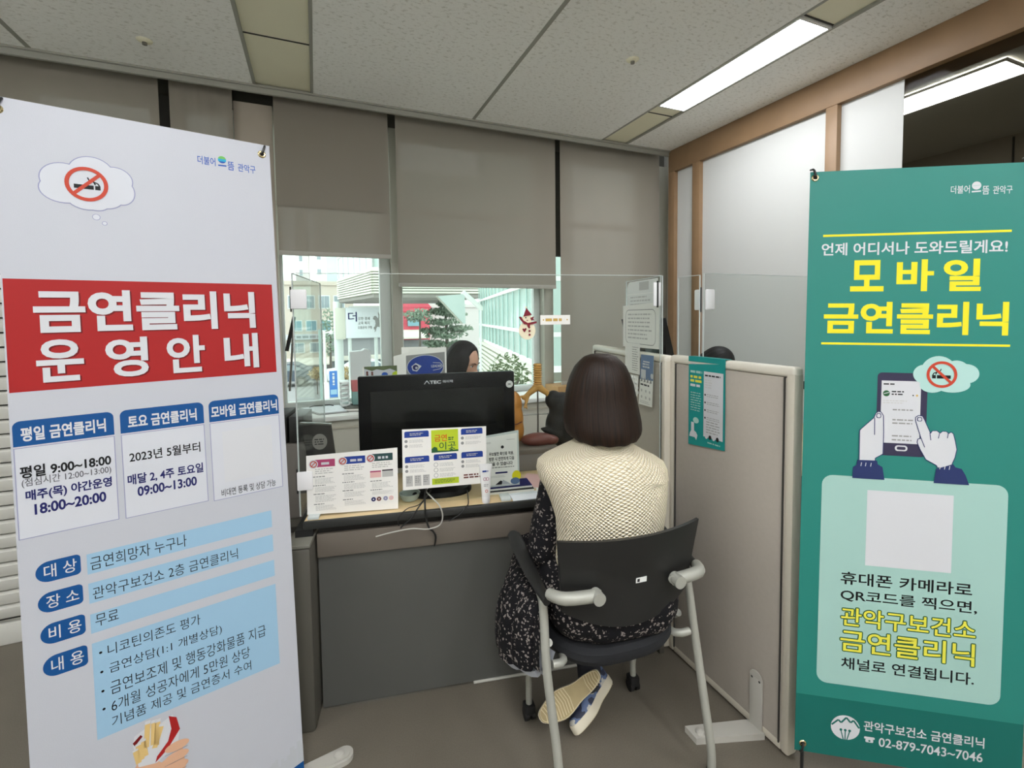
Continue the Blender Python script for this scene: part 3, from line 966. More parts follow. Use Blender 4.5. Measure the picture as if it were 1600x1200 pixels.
# ---------------- green mobile clinic banner, right
p0 = BR(0, -1800, 0)
tR = thing('banner_stand', 'green standing banner with yellow lettering, right foreground', 'banner', (p0.x, p0.y, 0), -.5844, 'standing banners')
sheet = obj('banner_sheet', MB().box(BR, -300, 300, -1793, 0, -.4, .4, 'banner_green'), tR)
b = MB(); logo(b, BR, (70, 117, 122, 145, 165, 221, -70), Z1, 'print_white', 'white')
pr('slogan', b, 'small white written slogan')
b = MB()
b.line(BR, -260, -193, 223, -191, 6.5, Z1, 'print_yellow'); b.line(BR, -257, -518, 230, -517, 6.5, Z1, 'print_yellow')
b.text(BR, '언제 어디서나 도와드릴게요!', -263, -253, 215, -215, Z1, 'print_white', .018)
for ch, x0, x1 in (('모', -183, -94), ('바', -61, 35), ('일', 59, 153)):
    b.text(BR, ch, x0, -361, x1, -268, Z1, 'print_yellow', .03)
b.text(BR, '금연클리닉', -252, -488, 224, -392, Z1, 'print_yellow', .03)
pr('headline', b, 'yellow headline between two yellow rules')
b = MB()
b.rrect(BR, -102, -850, 29, -602, 12, Z1, 'print_phone')
b.poly(BR, [(-91, -812), (12, -812), (12, -626), (-91, -626)], Z2, 'print_white')
b.rrect(BR, -51, -835, -18, -818, 8, Z2, 'print_white'); b.rrect(BR, -46, -831, -23, -822, 4, Z3, 'print_phone')
b.disc(BR, -78, -664, 9, Z3, 'print_forest'); b.line(BR, -85, -665, -71, -661, 2, Z4, 'print_white')
b.lines(BR, -64, -670, -30, -654, 2, Z3, 'ink_black', .5, 3); b.lines(BR, -86, -695, -20, -682, 2, Z3, 'ink_pale', .4, 4)
b.lines(BR, -86, -640, -52, -632, 1, Z3, 'ink_black', .5, 5)
for y in (-712, -742, -752, -790, -802): b.lines(BR, -60, y - 4, 0, y + 4, 1, Z3, 'ink_grey', .5, int(-y))
b.disc(BR, 2, -668, 3, Z3, 'print_gold'); b.disc(BR, -8, -668, 2, Z3, 'print_black')
pr('phone_print', b, 'printed dark smartphone')
b = MB()
cloud(b, BR, [(20, -604, 30, 28), (55, -598, 46, 48), (100, -596, 34, 34), (125, -600, 32, 28), (90, -632, 46, 24), (40, -636, 32, 22)], Z2, 'print_mint_pale')
no_smoking(b, BR, 63, -604, 39, Z3, flip=-1)
pr('no_smoking_cloud', b, 'pale cloud with a red no smoking sign')
def inked(b, pts, z, m='print_white', ink='print_cuff', wd=2.2):
    b.poly(BR, pts, z, m)
    for p, q in zip(pts, pts[1:] + pts[:1]): b.line(BR, p[0], p[1], q[0], q[1], wd, z + .3, ink)
b = MB()
inked(b, [(-145, -870), (-146, -778), (-141, -772), (-109, -738), (-104, -724), (-97, -719), (-90, -721), (-84, -731), (-82, -780), (-82, -846), (-90, -852), (-102, -860), (-102, -870)], Z3)
b.line(BR, -107, -738, -106, -790, 2.2, Z4, 'print_cuff'); b.rrect(BR, -103, -739, -90, -724, 5, Z4, 'print_cuff'); b.rrect(BR, -101, -737, -92, -726, 4, Z5, 'print_white')
pr('hand_print', b, 'printed hand holding the phone')
b = MB()
inked(b, [(60, -878), (58, -872), (30, -856), (14, -826), (6, -806), (8, -796), (16, -794), (0, -742), (0, -732), (8, -726), (18, -728), (24, -740), (40, -778), (44, -770), (56, -769), (64, -776), (70, -770), (80, -770), (86, -776), (92, -771), (98, -776), (104, -800), (108, -822), (104, -846), (97, -866), (99, -878)], Z3)
b.line(BR, 16, -794, 26, -820, 2.2, Z4, 'print_cuff'); b.line(BR, 38, -776, 41, -798, 2.2, Z4, 'print_cuff'); b.line(BR, 63, -775, 60, -792, 2, Z4, 'print_cuff'); b.line(BR, 85, -775, 83, -790, 2, Z4, 'print_cuff')
b.rrect(BR, 4, -744, 17, -731, 4, Z4, 'print_cuff'); b.rrect(BR, 6, -742, 15, -733, 3, Z5, 'print_white')
pr('hand_print', b, 'printed hand with a pointing finger')
for pts, tk in (([(-162, -924), (-161, -890), (-152, -884), (-150, -868), (-97, -867), (-95, -878), (-82, -886), (-76, -924)], (-140, -128, -114)), ([(52, -924), (55, -900), (57, -882), (100, -865), (106, -874), (122, -878), (132, -896), (142, -924)], (66, 78, 90))):
    b = MB().poly(BR, pts, Z4, 'print_cuff')
    for x in tk: b.line(BR, x, -886 + (x > 0) * 4, x + 1.5, -875 + (x > 0) * 4, 2, Z5, 'print_white')
    pr('cuff_print', b, 'printed navy sleeve cuff, ' + ('left' if tk[0] < 0 else 'right'))
b = MB()
b.rrect(BR, -244, -1566, 240, -919, 30, Z1, 'print_mint')
b.rect(BR, -120, -1188, 105, -958, Z2, 'print_white')
b.text(BR, '휴대폰 카메라로', -185, -1252, 160, -1213, Z2, 'print_black', .014)
b.text(BR, 'QR코드를 찍으면,', -184, -1304, 174, -1266, Z2, 'print_black', .014)
for t_, y0, y1 in (('관악구보건소', -1382, -1321), ('금연클리닉', -1461, -1390)):
    for k in range(8): b.text(BR, t_, -181 + 3 * math.cos(k * math.pi / 4), y0 + 2 + 3 * math.sin(k * math.pi / 4), 172 + 3 * math.cos(k * math.pi / 4), y1 - 2 + 3 * math.sin(k * math.pi / 4), Z2 + .03 * k, 'print_forest', .011)
    b.text(BR, t_, -181, y0 + 2, 172, y1 - 2, Z3, 'print_yellow_soft', .011)
b.text(BR, '채널로 연결됩니다.', -177, -1515, 173, -1478, Z2, 'print_black', .014)
pr('text_panel', b, 'rounded mint panel with black and yellow lettering')
b = MB()
b.rect(BR, -300, -1793, 300, -1611, Z1, 'print_green_dark')
b.disc(BR, -160, -1698, 40, Z2, 'print_white', 38)
for P_ in (((-198, -1694), (-180, -1676), (-172, -1684), (-158, -1666), (-146, -1680), (-138, -1672), (-122, -1694)),):
    for p, q in zip(P_, P_[1:]): b.line(BR, p[0], p[1], q[0], q[1], 5, Z3, 'print_green_dark')
for x in (-172, -160, -148):
    b.line(BR, x, -1708, -160 + (x + 160) * .4, -1736, 3, Z3, 'print_green_dark'); b.disc(BR, x, -1706, 4, Z3, 'print_green_dark', n=14)
b.text(BR, '관악구보건소 금연클리닉', -110, -1699, 205, -1667, Z2, 'print_white', .016)
b.text(BR, '02-879-7043~7046', -68, -1741, 202, -1713, Z2, 'print_white', .012)
b.rrect(BR, -104, -1733, -83, -1723, 3, Z2, 'print_white'); b.rrect(BR, -108, -1723, -79, -1716, 3, Z2, 'print_white'); b.disc(BR, -93.5, -1728, 3, Z3, 'print_green_dark', n=12)
pr('footer_block', b, 'dark green footer with a round mountain emblem and phone number')
for x, y, dy in ((-286, -18, 24), (262, -14, 24), (-277, -1769, -24), (277, -1769, -24)):
    grommet(BR, x, y, tR); hook(BR, x, y, -6, dy, tR)
stand(BR, tR, 1793, 300, 0)
# ================================================================== DESK AND PARTITIONS
YAW = rad(-10.9)
u_ = Vector((math.cos(YAW), math.sin(YAW), 0)); v_ = Vector((-u_.y, u_.x, 0))
DK = F((-.055, 1.805, 0), u_, v_)
TOP = .745
c0 = DK(.7, .35, 0)
t = thing('counter_desk', 'consultation desk with pale wood top and grey front panel', 'desk', c0, YAW)
desk_t = t
obj('worktop', MB().box(DK, -.01, 1.43, .006, .70, TOP - .026, TOP, 'worktop_wood', .002), t, label='pale wood worktop')
b = MB().box(DK, -.012, 1.432, -.004, .012, TOP - .030, TOP + .001, 'edge_black', .006)
b.box(DK, -.012, 1.432, .69, .704, TOP - .030, TOP + .001, 'edge_black', .006)
obj('edge_band', b, t, label='black edge band')
obj('apron', MB().box(DK, .03, 1.41, .012, .03, .60, .688, 'apron_brown', .003), t)
obj('modesty_panel', MB().box(DK, .03, 1.41, .03, .048, .012, .60, 'panel_grey'), t, label='grey front panel')
b = MB().box(DK, .03, 1.41, .048, .06, .60, .715, 'dark_gap')  # dark strip stands in for shade in the gap under the worktop
obj('gap_backing', b, t)
obj('leg', MB().box(DK, -.055, .022, -.062, .66, 0, .675, 'leg_dark', .012), t)
obj('leg_cap', MB().box(DK, -.056, .023, -.063, .66, .675, .69, 'leg_cap', .004).box(DK, -.04, .02, -.0, .6, .69, .716, 'rubber'), t)
obj('leg', MB().box(DK, 1.41, 1.434, .01, .66, 0, .716, 'leg_dark', .006), t)

def partition(name, label, f, x0, x1, th, h, foot_at=None, end=True):
    """fabric screen along the frame's x axis, th thick along y"""
    t = thing(name, label, 'partition', f((x0 + x1) / 2, th / 2, 0), math.atan2(f.ex.y, f.ex.x), 'office partition screens')
    obj('fabric_panel', MB().box(f, x0 + .028, x1 - .028, .004, th - .004, .035, h - .035, 'part_fabric', .004), t)
    b = MB().box(f, x0, x1, 0, th, h - .034, h, 'part_cap', .012, 3)
    obj('top_cap', b, t)
    for a in (x0 + .0335, x1 - .0375):
        obj('seam', MB().box(f, a, a + .004, -.0012, th + .0012, .035, h - .034, 'dark_gap'), t, label='dark vertical seam')
    for a, c in ((x0, x0 + .03), (x1 - .03, x1)):
        obj('end_post', MB().box(f, a, c, 0, th, .012, h - .02, 'part_frame', .008), t)
    obj('bottom_rail', MB().box(f, x0 + .03, x1 - .03, .003, th - .003, .012, .04, 'part_frame', .003), t)
    return t
# the screen between the seat and the green banner; x runs towards the camera
FP = F((1.434, 1.56, 0), (0, -1, 0), (-1, 0, 0))
tp = partition('partition_screen', 'beige fabric partition standing right of the seated visitor', FP, 0.0, .565, .045, 1.306)
b = MB().box(FP, .42, .47, .044, .050, .02, .20, 'foot_grey', .002)
b.poly(F(FP(.445, .047, .2), FP.ex, (0, 0, 1), FP.ey * -1), [(.025 * math.cos(rad(a)), .025 * math.sin(rad(a))) for a in range(0, 181, 15)], -.003, 'foot_grey', .004)
for x in (.43, .46): b.disc(F(FP(x, .051, .195), FP.ex, (0, 0, 1), FP.ey), 0, 0, .004, .0, 'dark_gap', n=12)
obj('foot_bracket', b, tp, label='grey steel foot bracket')
b = MB()
ft = [FP(.415, .045, 0), FP(.48, .045, 0), FP(.40, .275, 0), FP(.345, .275, 0)]
def slab(b, P4, z0, z1, m):
    V = [Vector((p.x, p.y, z0)) for p in P4] + [Vector((p.x, p.y, z1)) for p in P4]
    n = len(P4)
    b.add(V, [tuple(reversed(range(n))), tuple(range(n, 2 * n))] + [(i, (i + 1) % n, n + (i + 1) % n, n + i) for i in range(n)], m)
slab(b, ft, .0, .022, 'foot_grey')
b.lathe(F(FP(.385, .245, .022)), [(.016, 0), (.014, .007), (.006, .010)], 'foot_grey', 16)
obj('foot', b, tp, label='flat grey foot on the floor')
# the same screen carried on beside the desk
FP2 = F(DK(1.445, .03, 0), v_, u_ * -1)
FP2 = F(DK(1.485, .03, 0), v_, u_ * -1)
partition('partition_screen', 'beige fabric partition beyond the acrylic, beside the desk', FP2, 0.0, .82, .045, 1.303)
# a rounded foot runs out to the left of the desk
f0 = F((-.19, 1.56, 0), (1, .16, 0), (-.16, 1, 0))
b = MB()
slab(b, [f0(x, y, 0) for x, y in rrect_pts(-.02, -.03, .26, .03, .03, (0, 1, 1, 0))], 0, .016, 'foot_grey')
b.poly(f0, rrect_pts(-.02, -.022, .25, .022, .022, (0, 1, 1, 0)), .016, 'foot_grey', .005)
b.lathe(F(f0(.215, 0, .021)), [(.017, 0), (.016, .006), (.009, .010)], 'foot_grey', 18)
b.box(f0, -.02, .02, -.03, .22, 0, .016, 'foot_grey', .003)
obj('stabilizer_foot', b, desk_t, label='rounded pale grey foot with a round button')

# ------------------------------------------------------------------ clear acrylic screens
def acrylic(name, label, f, x0, x1, z0, z1, th=.005, top_edge=True, sides=(1, 1)):
    """upright clear sheet along f.ex, standing from z0 to z1"""
    t = thing(name, label, 'acrylic screen', f((x0 + x1) / 2, 0, z0), math.atan2(f.ex.y, f.ex.x), 'clear acrylic screens')
    obj('sheet', MB().box(f, x0 + .002, x1 - .002, -th / 2, th / 2, z0 + .001, z1 - .002, 'acrylic'), t)
    e = MB().box(f, x0, x1, -th / 2, th / 2, z1 - .002, z1, 'acrylic_edge')
    if sides[0]: e.box(f, x0, x0 + .002, -th / 2, th / 2, z0, z1, 'acrylic_edge')
    if sides[1]: e.box(f, x1 - .002, x1, -th / 2, th / 2, z0, z1, 'acrylic_edge')
    obj('polished_edge', e, t, label='pale polished edge')
    return t
FA = F(DK(0, .04, 0), u_, v_)
ta = acrylic('acrylic_screen', 'wide clear acrylic screen along the desk front', FA, -.03, 1.425, TOP + .012, 1.645)
def clip(f, x, z, parent, w=.05, h=.065):
    b = MB().box(f, x - w / 2, x + w / 2, -.011, -.003, z - h / 2, z + h / 2, 'clip_white', .006)
    b.box(f, x - .003, x + .003, -.014, -.008, z - h / 2 - .006, z + h / 2 + .006, 'black_dot')
    return obj('hinge_clip', b, parent, label='white hinge clip')
clip(FA, 1.405, 1.565, ta, .035, .10)
b = MB()
for x in (.0, .72, 1.38): obj('foot_block', MB().box(FA, x, x + .04, -.03, .03, TOP, TOP + .013, 'acrylic_edge', .003), ta)
FAL = F(DK(-.03, .045, 0), v_, u_ * -1)
tl = acrylic('acrylic_screen', 'clear acrylic side screen at the left end of the desk', FAL, 0.0, .52, TOP + .004, 1.645)
for z in (1.55, .885):
    obj('hinge_clip', MB().box(FA, -.035, .02, -.010, -.003, z - .035, z + .035, 'clip_white', .006).tube([FA(-.034, -.006, z - .045), FA(-.034, -.006, z + .045)], .003, 'black_dot', 8), tl, label='white hinge clip')
FAR = F(DK(1.44, .05, 0), v_, u_ * -1)
tr_ = acrylic('acrylic_screen', 'clear acrylic side screen holding the posted notices', FAR, 0.0, .345, 1.304, 1.645)
FAC = F((1.412, 1.535, 0), (0, -1, 0), (-1, 0, 0))
tc_ = acrylic('acrylic_screen', 'short clear acrylic screen on top of the beige partition', FAC, 0.0, .12, 1.308, 1.635)
FAN = F((1.415, 1.412, 0), (1, 0, 0), (0, 1, 0))
tn = acrylic('acrylic_screen', 'clear acrylic screen of the neighbouring booth beyond the partition', FAN, 0.012, 1.0, TOP + .004, 1.642)
b = MB().box(FAC, .085, .118, -.012, -.003, 1.495, 1.577, 'clip_white', .006)
b.tube([FAC(.121, -.004, 1.487), FAC(.121, -.004, 1.585)], .003, 'black_dot', 8)
obj('hinge_clip', b, tc_, label='white hinge clip')
obj('hinge_clip', MB().box(FAN, .016, .062, -.012, -.003, 1.495, 1.577, 'clip_white', .006), tn, label='white hinge clip')

# ------------------------------------------------------------------ papers on the acrylic and partition
FS = F(DK(1.432, 0, 0), v_ * -1, (0, 0, 1), u_ * -1)       # faces the seat: x towards the camera is -b
def sheet(name, label, cat, f, x0, y0, x1, y1, m='paper', group=None):
    x0, x1 = min(x0, x1), max(x0, x1)
    return tag(obj(name, MB().box(f, x0, x1, y0, y1, 0, .0008, m)), label, cat, group)
G = 'notices posted on the side acrylic'
b = MB().rrect(FS, -.362, 1.50, -.07, 1.637, .03, .002, 'poster_sleeve', (0, 0, 0, 1))
b.rect(FS, -.362, 1.575, -.075, 1.578, .0026, 'paper'); b.rect(FS, -.24, 1.592, -.15, 1.63, .0024, 'ink_pale')
b.lines(FS, -.33, 1.52, -.12, 1.57, 3, .0024, 'ink_pale', .4, 2)
t = tag(obj('notice_sleeve', b), 'translucent sleeve with a rounded corner, topmost on the side acrylic', 'notice', G)
t = thing('notice', 'large white notice with a rounded border on the side acrylic', 'notice', FS(-.23, 1.325, 0), 0, G)
b = MB().poly(FS, [(-.405, 1.322), (-.055, 1.329), (-.052, 1.532), (-.405, 1.524)], .004, 'paper', .0006)
obj('sheet', b, t)
b = MB()
P_ = rrect_pts(-.375, 1.342, -.085, 1.502, .03)
for p, q in zip(P_, P_[1:] + P_[:1]): b.line(FS, p[0], p[1], q[0], q[1], .003, .005, 'ink_grey')
b.lines(FS, -.35, 1.36, -.11, 1.49, 7, .005, 'ink_pale', .35, 8)
obj('printing', b, t)
t = thing('price_list', 'narrow printed list hanging below the bordered notice', 'notice', FS(-.3, 1.195, 0), 0, G)
obj('sheet', MB().rect(FS, -.377, 1.198, -.223, 1.343, .007, 'paper'), t)
obj('printing', MB().lines(FS, -.30, 1.21, -.235, 1.33, 11, .0076, 'ink_grey', .3, 4), t)
t = thing('leaflet', 'blue and white leaflet hanging lowest on the side acrylic', 'leaflet', FS(-.16, 1.06, 0), 0, G)
b = MB().poly(FS, [(-.235, 1.06), (-.11, 1.066), (-.094, 1.298), (-.211, 1.296)], .006, 'paper', .0006)
obj('sheet', b, t)
b = MB().poly(FS, [(-.222, 1.18), (-.102, 1.185), (-.094, 1.298), (-.211, 1.296)], .0072, 'print_bluegrey')
b.rect(FS, -.19, 1.262, -.13, 1.268, .0078, 'print_white'); b.lines(FS, -.195, 1.235, -.115, 1.26, 2, .0078, 'print_white', .6, 2)
b.rect(FS, -.21, 1.185, -.165, 1.228, .0078, 'print_white'); b.disc(FS, -.11, 1.205, .012, .0078, 'print_white')
for k in range(4): b.poly(FS, [(-.215 + k * .028, 1.17), (-.195 + k * .028, 1.172), (-.2 + k * .028, 1.195)], .0080, 'ink_grey')
b.lines(FS, -.215, 1.15, -.12, 1.165, 1, .0076, 'ink_black', .5, 5)
for x in (-.205, -.165, -.13):
    for y in (1.13, 1.10): b.disc(FS, x, y, .007, .0076, 'ink_pale', n=12)
b.lines(FS, -.22, 1.07, -.12, 1.085, 2, .0076, 'ink_pale', .4, 6)
obj('printing', b, t)
t = thing('blister_card', 'white blister card tucked behind the leaflet edge', 'blister card', FS(-.28, 1.09, 0), 0, G)
b = MB().poly(FS, [(-.328, 1.188), (-.242, 1.192), (-.254, 1.089), (-.29, 1.10), (-.307, 1.143)], .003, 'paper', .0006)
obj('card', b, t)
b = MB()
for i in range(3):
    for j in range(4):
        b.ball(FS, (-.305 + i * .022 + j * .004, 1.176 - j * .022, .004), (.007, .009, .004), 'white_plastic', 10, 6)
obj('blister', b, t)
# green poster on the near partition
FQ = F((1.3885, 0, 0), (0, -1, 0), (0, 0, 1), (-1, 0, 0))
t = thing('poster', 'tall green leaflet hung over the beige partition', 'poster', (1.388, 1.355, .96))
b = MB()
V = []
for k, (y, z, off) in enumerate(((-1.446, 1.277, .0), (-1.264, 1.292, .0), (-1.263, .968, .003), (-1.446, .950, .002))): V.append((y, z))
b.poly(FQ, V, .001, 'print_teal', .0008)
b.box(FQ, -1.446, -1.264, 1.29, 1.3105, -.0, .003, 'print_teal').box(FQ, -1.446, -1.264, 1.3075, 1.3095, -.03, .002, 'print_teal')
obj('sheet', b, t)
b = MB()
b.poly(FQ, [(-1.366, 1.0), (-1.272, 1.0), (-1.272, 1.256), (-1.366, 1.256)], .0024, 'print_white')
b.lines(FQ, -1.436, 1.243, -1.372, 1.256, 1, .0026, 'print_mint', .7, 1)
b.lines(FQ, -1.436, 1.205, -1.375, 1.237, 2, .0026, 'print_yellow_soft', .6, 4); b.lines(FQ, -1.436, 1.188, -1.372, 1.202, 1, .0026, 'print_white', .7, 6)
b.line(FQ, -1.434, 1.283, -1.41, 1.281, .004, .0026, 'print_white')
b.lines(FQ, -1.434, 1.09, -1.378, 1.17, 8, .0026, 'print_mint', .35, 7)
b.lines(FQ, -1.360, 1.236, -1.28, 1.246, 1, .003, 'ink_black', .6, 3)
b.lines(FQ, -1.360, 1.19, -1.325, 1.228, 4, .003, 'ink_pale', .35, 9)
for k in range(4):
    z = 1.165 - k * .03
    b.disc(FQ, -1.358, z, .004, .003, 'ink_black', n=12); b.lines(FQ, -1.350, z - .008, -1.285, z + .006, 2, .003, 'ink_grey', .3, 10 + k)
b.lines(FQ, -1.352, 1.015, -1.28, 1.066, 5, .003, 'ink_grey', .3, 20)
b.lines(FQ, -1.345, .975, -1.28, .985, 1, .0026, 'print_mint', .5, 8)
for k in range(4): b.disc(FQ, -1.35 + k * .018, 1.002, .007, .0034, 'ink_black' if k % 2 else 'print_white', .009, n=12)
b.poly(FQ, [(-1.44, .985), (-1.436, 1.0), (-1.43, 1.01), (-1.430, 1.045), (-1.415, 1.045), (-1.414, 1.012), (-1.404, 1.008), (-1.396, .996), (-1.402, .976), (-1.41, .985), (-1.43, .985)], .0028, 'print_white')
b.disc(FQ, -1.405, 1.055, .015, .0026, 'print_mint_pale', .012)
obj('printing', b, t)
# two sheets taped to the front acrylic
FV = F(DK(0, .036, 0), u_, (0, 0, 1), v_ * -1)
t = thing('information_sheet', 'white three-column leaflet taped low at the left of the acrylic screen', 'information sheet', FV(.16, .748, 0), YAW, 'sheets taped to the front acrylic')
obj('sheet', MB().poly(FV, [(-.004, .757), (.322, .748), (.324, .985), (-.001, .977)], .0004, 'paper', .0006), t)
b = MB()
for x0, x1, c, yy in ((.02, .098, 'print_magenta', .0), (.122, .206, 'print_navy', .004), (.222, .306, 'print_teal_dark', .007)):
    b.rect(FV, x0 + .008, .932 + yy, x1, .960 + yy, .0014, 'print_royal' if c == 'print_navy' else c)
    b.disc(FV, x0 + .003, .944 + yy, .016, .0017, 'print_white', n=24)
    b.ring(FV, x0 + .003, .944 + yy, .009, .0125, .002, 'print_sign_red', 24); b.line(FV, x0 - .005, .936 + yy, x0 + .011, .952 + yy, .003, .0022, 'print_sign_red')
    b.lines(FV, x0 + .03, .938 + yy, x1 - .006, .951 + yy, 1, .0018, 'print_white', .7, int(x0 * 100))
    b.lines(FV, x0 + .008, .905 + yy, x1 - .004, .928 + yy, 3, .0014, 'ink_pale', .45, int(x0 * 200))
for x0, x1, blocks in ((.02, .1, ((.868, .895), (.838, .862), (.80, .830), (.768, .792))), (.122, .206, ((.872, .898), (.84, .866), (.81, .834), (.778, .80))), (.222, .306, ((.835, .862), (.81, .828)))):
    for k, (y0, y1) in enumerate(blocks):
        b.lines(FV, x0, y1 - .002, x0 + .045, y1 + .004, 1, .0014, 'ink_grey', .6, k + 3)
        b.lines(FV, x0 + .006, y0, x1, y1 - .004, 5, .0014, 'ink_pale', .4, k + 30)
b.rect(FV, .222, .876, .262, .902, .0014, 'print_pink'); b.rect(FV, .222, .897, .262, .902, .0017, 'print_magenta')
b.rect(FV, .266, .876, .306, .902, .0014, 'ink_pale'); b.rect(FV, .266, .899, .306, .904, .0017, 'ink_black')
for x, c in ((.232, 'print_navy'), (.252, 'organ_brown'), (.276, 'print_lilac'), (.297, 'print_pink')):
    b.disc(FV, x, .793, .0085, .0015, c, n=18); b.disc(FV, x, .793, .003, .0018, 'print_white', n=12)
obj('printing', b, t)
t = thing('information_sheet', 'white sheet with a lime green square taped right of the leaflet on the acrylic', 'information sheet', FV(.5, .815, 0), YAW, 'sheets taped to the front acrylic')
obj('sheet', MB().poly(FV, [(.341, .817), (.664, .818), (.667, 1.046), (.343, 1.053)], .0004, 'paper', .0006), t)
b = MB()
def hd(x0, x1, y):
    b.rrect(FV, x0, y, x1, y + .024, .006, .0014, 'print_royal', (0, 0, 1, 1)); b.lines(FV, x0 + .02, y + .006, x1 - .02, y + .018, 2, .0018, 'ink_pale', .5, int(y * 99))
hd(.351, .443, 1.02); hd(.351, .443, .922); hd(.567, .652, 1.018); hd(.567, .652, .925); hd(.46, .55, .924)
b.rect(FV, .452, .955, .556, 1.043, .0014, 'print_lime')
b.text(FV, '금연', .464, .998, .512, 1.025, .0018, 'print_orange_red', .01)
b.text(FV, '이곳', .482, .964, .546, .995, .0018, 'print_forest', .008)
b.lines(FV, .517, 1.0, .542, 1.014, 2, .0018, 'print_forest', .6, 3)
b.poly(FV, [(.452, .955), (.556, .955), (.556, .962), (.535, .962), (.53, .968), (.52, .960), (.476, .962), (.474, .974), (.463, .978), (.455, .972), (.452, .97)], .0016, 'print_forest')
for x, y in ((.357, 1.006), (.357, .987), (.357, .908), (.357, .89), (.572, 1.005), (.572, .985), (.572, .911), (.572, .893)):
    b.disc(FV, x, y, .006, .0014, 'ink_grey', n=14); b.lines(FV, x + .012, y - .007, x + .075, y + .006, 3, .0014, 'ink_pale', .4, int(x * 1000 + y * 100))
for y in (.907, .886, .865):
    b.ring(FV, .468, y, .007, .0085, .0014, 'ink_grey', 20); b.lines(FV, .482, y - .008, .545, y + .007, 3, .0014, 'ink_pale', .4, int(y * 1000))
b.rect(FV, .452, .829, .556, .853, .0014, 'print_lime'); b.lines(FV, .463, .834, .545, .849, 3, .0018, 'print_forest', .4, 4)
for x in (.353, .385, .417): b.rect(FV, x, .83, x + .026, .872, .0014, 'ink_pale'); b.lines(FV, x + .003, .842, x + .023, .87, 4, .0018, 'ink_grey', .5, int(x * 500))
b.lines(FV, .575, .842, .645, .862, 2, .0014, 'organ_brown', .6, 12)
obj('printing', b, t)
# snowman decoration and paper tag
t = thing('snowman_decoration', 'cream felt snowman in a maroon hat stuck on the acrylic screen', 'decoration', FV(.84, 1.387, 0), YAW)
b = MB().disc(FV, .838, 1.422, .034, .001, 'felt_cream', .036, depth=.004); b.disc(FV, .838, 1.468, .02, .001, 'felt_cream', .019, depth=.005)
obj('body', b, t)
b = MB().poly(FV, [(.822, 1.478), (.857, 1.484), (.834, 1.512)], .006, 'felt_maroon', .003); b.disc(FV, .833, 1.514, .004, .006, 'felt_cream', depth=.003)
obj('hat', b, t)
b = MB().poly(FV, [(.803, 1.476), (.812, 1.478), (.822, 1.462), (.84, 1.452), (.858, 1.456), (.876, 1.458), (.876, 1.451), (.862, 1.447), (.85, 1.446), (.846, 1.436), (.838, 1.438), (.838, 1.446), (.824, 1.448), (.812, 1.462)], .0065, 'felt_maroon', .003)
b.poly(FV, [(.850, 1.472), (.866, 1.478), (.862, 1.468), (.868, 1.462), (.854, 1.462)], .0065, 'felt_maroon', .002)
obj('scarf', b, t)
b = MB()
for x, y in ((.846, 1.435), (.847, 1.42), (.847, 1.405)): b.disc(FV, x, y, .0042, .0055, 'felt_maroon', depth=.002, n=14)
b.poly(FV, [(.826, 1.415), (.835, 1.427), (.833, 1.432), (.828, 1.431), (.826, 1.428), (.822, 1.431), (.818, 1.429), (.819, 1.424)], .0055, 'felt_maroon', .002)
obj('button', b, t)
b = MB().disc(FV, .832, 1.473, .0028, .0065, 'ink_black', n=12, depth=.001); b.poly(FV, [(.835, 1.465), (.843, 1.462), (.836, 1.460)], .0065, 'felt_maroon', .001)
obj('face', b, t)
t = thing('paper_tag', 'small white paper tag stuck right of the snowman on the acrylic', 'paper tag', FV(.955, 1.444, 0), YAW)
obj('sheet', MB().rect(FV, .893, 1.444, 1.019, 1.482, .001, 'paper'), t)
b = MB().lines(FV, .915, 1.456, 1.0, 1.470, 1, .0016, 'print_gold', .8, 6); b.disc(FV, .906, 1.463, .003, .0016, 'print_gold', n=10); b.disc(FV, 1.006, 1.463, .003, .0016, 'print_gold', n=10)
obj('printing', b, t)

# ================================================================== THINGS ON THE DESK
# monitor with its dark screen to the visitor
FM = F(DK(.49, .215, 0), u_, v_)
t = thing('monitor', 'black computer monitor with its dark screen facing the visitor', 'monitor', FM(0, 0, TOP), YAW)
b = MB().box(FM, -.325, .333, 0, .035, .845, 1.239, 'gloss_black', .006).box(FM, -.22, .23, .035, .07, .90, 1.19, 'plastic_black', .02)
obj('housing', b, t)
obj('screen', MB().box(FM, -.275, .285, -.0015, .001, .895, 1.175, 'screen_black'), t, label='dark glossy screen')
FMt = F(FM(0, 0, 0), u_, (0, 0, 1), v_ * -1)
b = MB()
FMo = FMt; FMt = F(FMt(.028, -.009 * 0 - 1.205 * .18, 0), FMt.ex * 1.18, FMt.ey * 1.18, FMt.ez)
b.text(FMt, 'TEC', -.052, 1.199, -.012, 1.211, .0006, 'print_white', .03)
b.line(FMt, -.071, 1.199, -.062, 1.211, .0026, .0006, 'print_white'); b.line(FMt, -.062, 1.211, -.053, 1.199, .0026, .0006, 'print_white')
b.text(FMt, '에이텍', -.006, 1.201, .030, 1.211, .0006, 'print_white', .01)
obj('maker_mark', b, t, label='white maker mark on the top edge')
FMt = FMo
b = MB().disc(FMt, .310, 1.183, .0155, .0006, 'sticker_white'); b.ring(FMt, .310, 1.183, .011, .012, .001, 'ink_black', 24); b.rect(FMt, .303, 1.178, .317, 1.188, .001, 'ink_grey')
obj('sticker', b, t, label='round white sticker')
b = MB().box(FM, -.05, .05, .03, .055, .77, .93, 'gloss_black', .01)
obj('neck', b, t)
b = MB()
rings = []
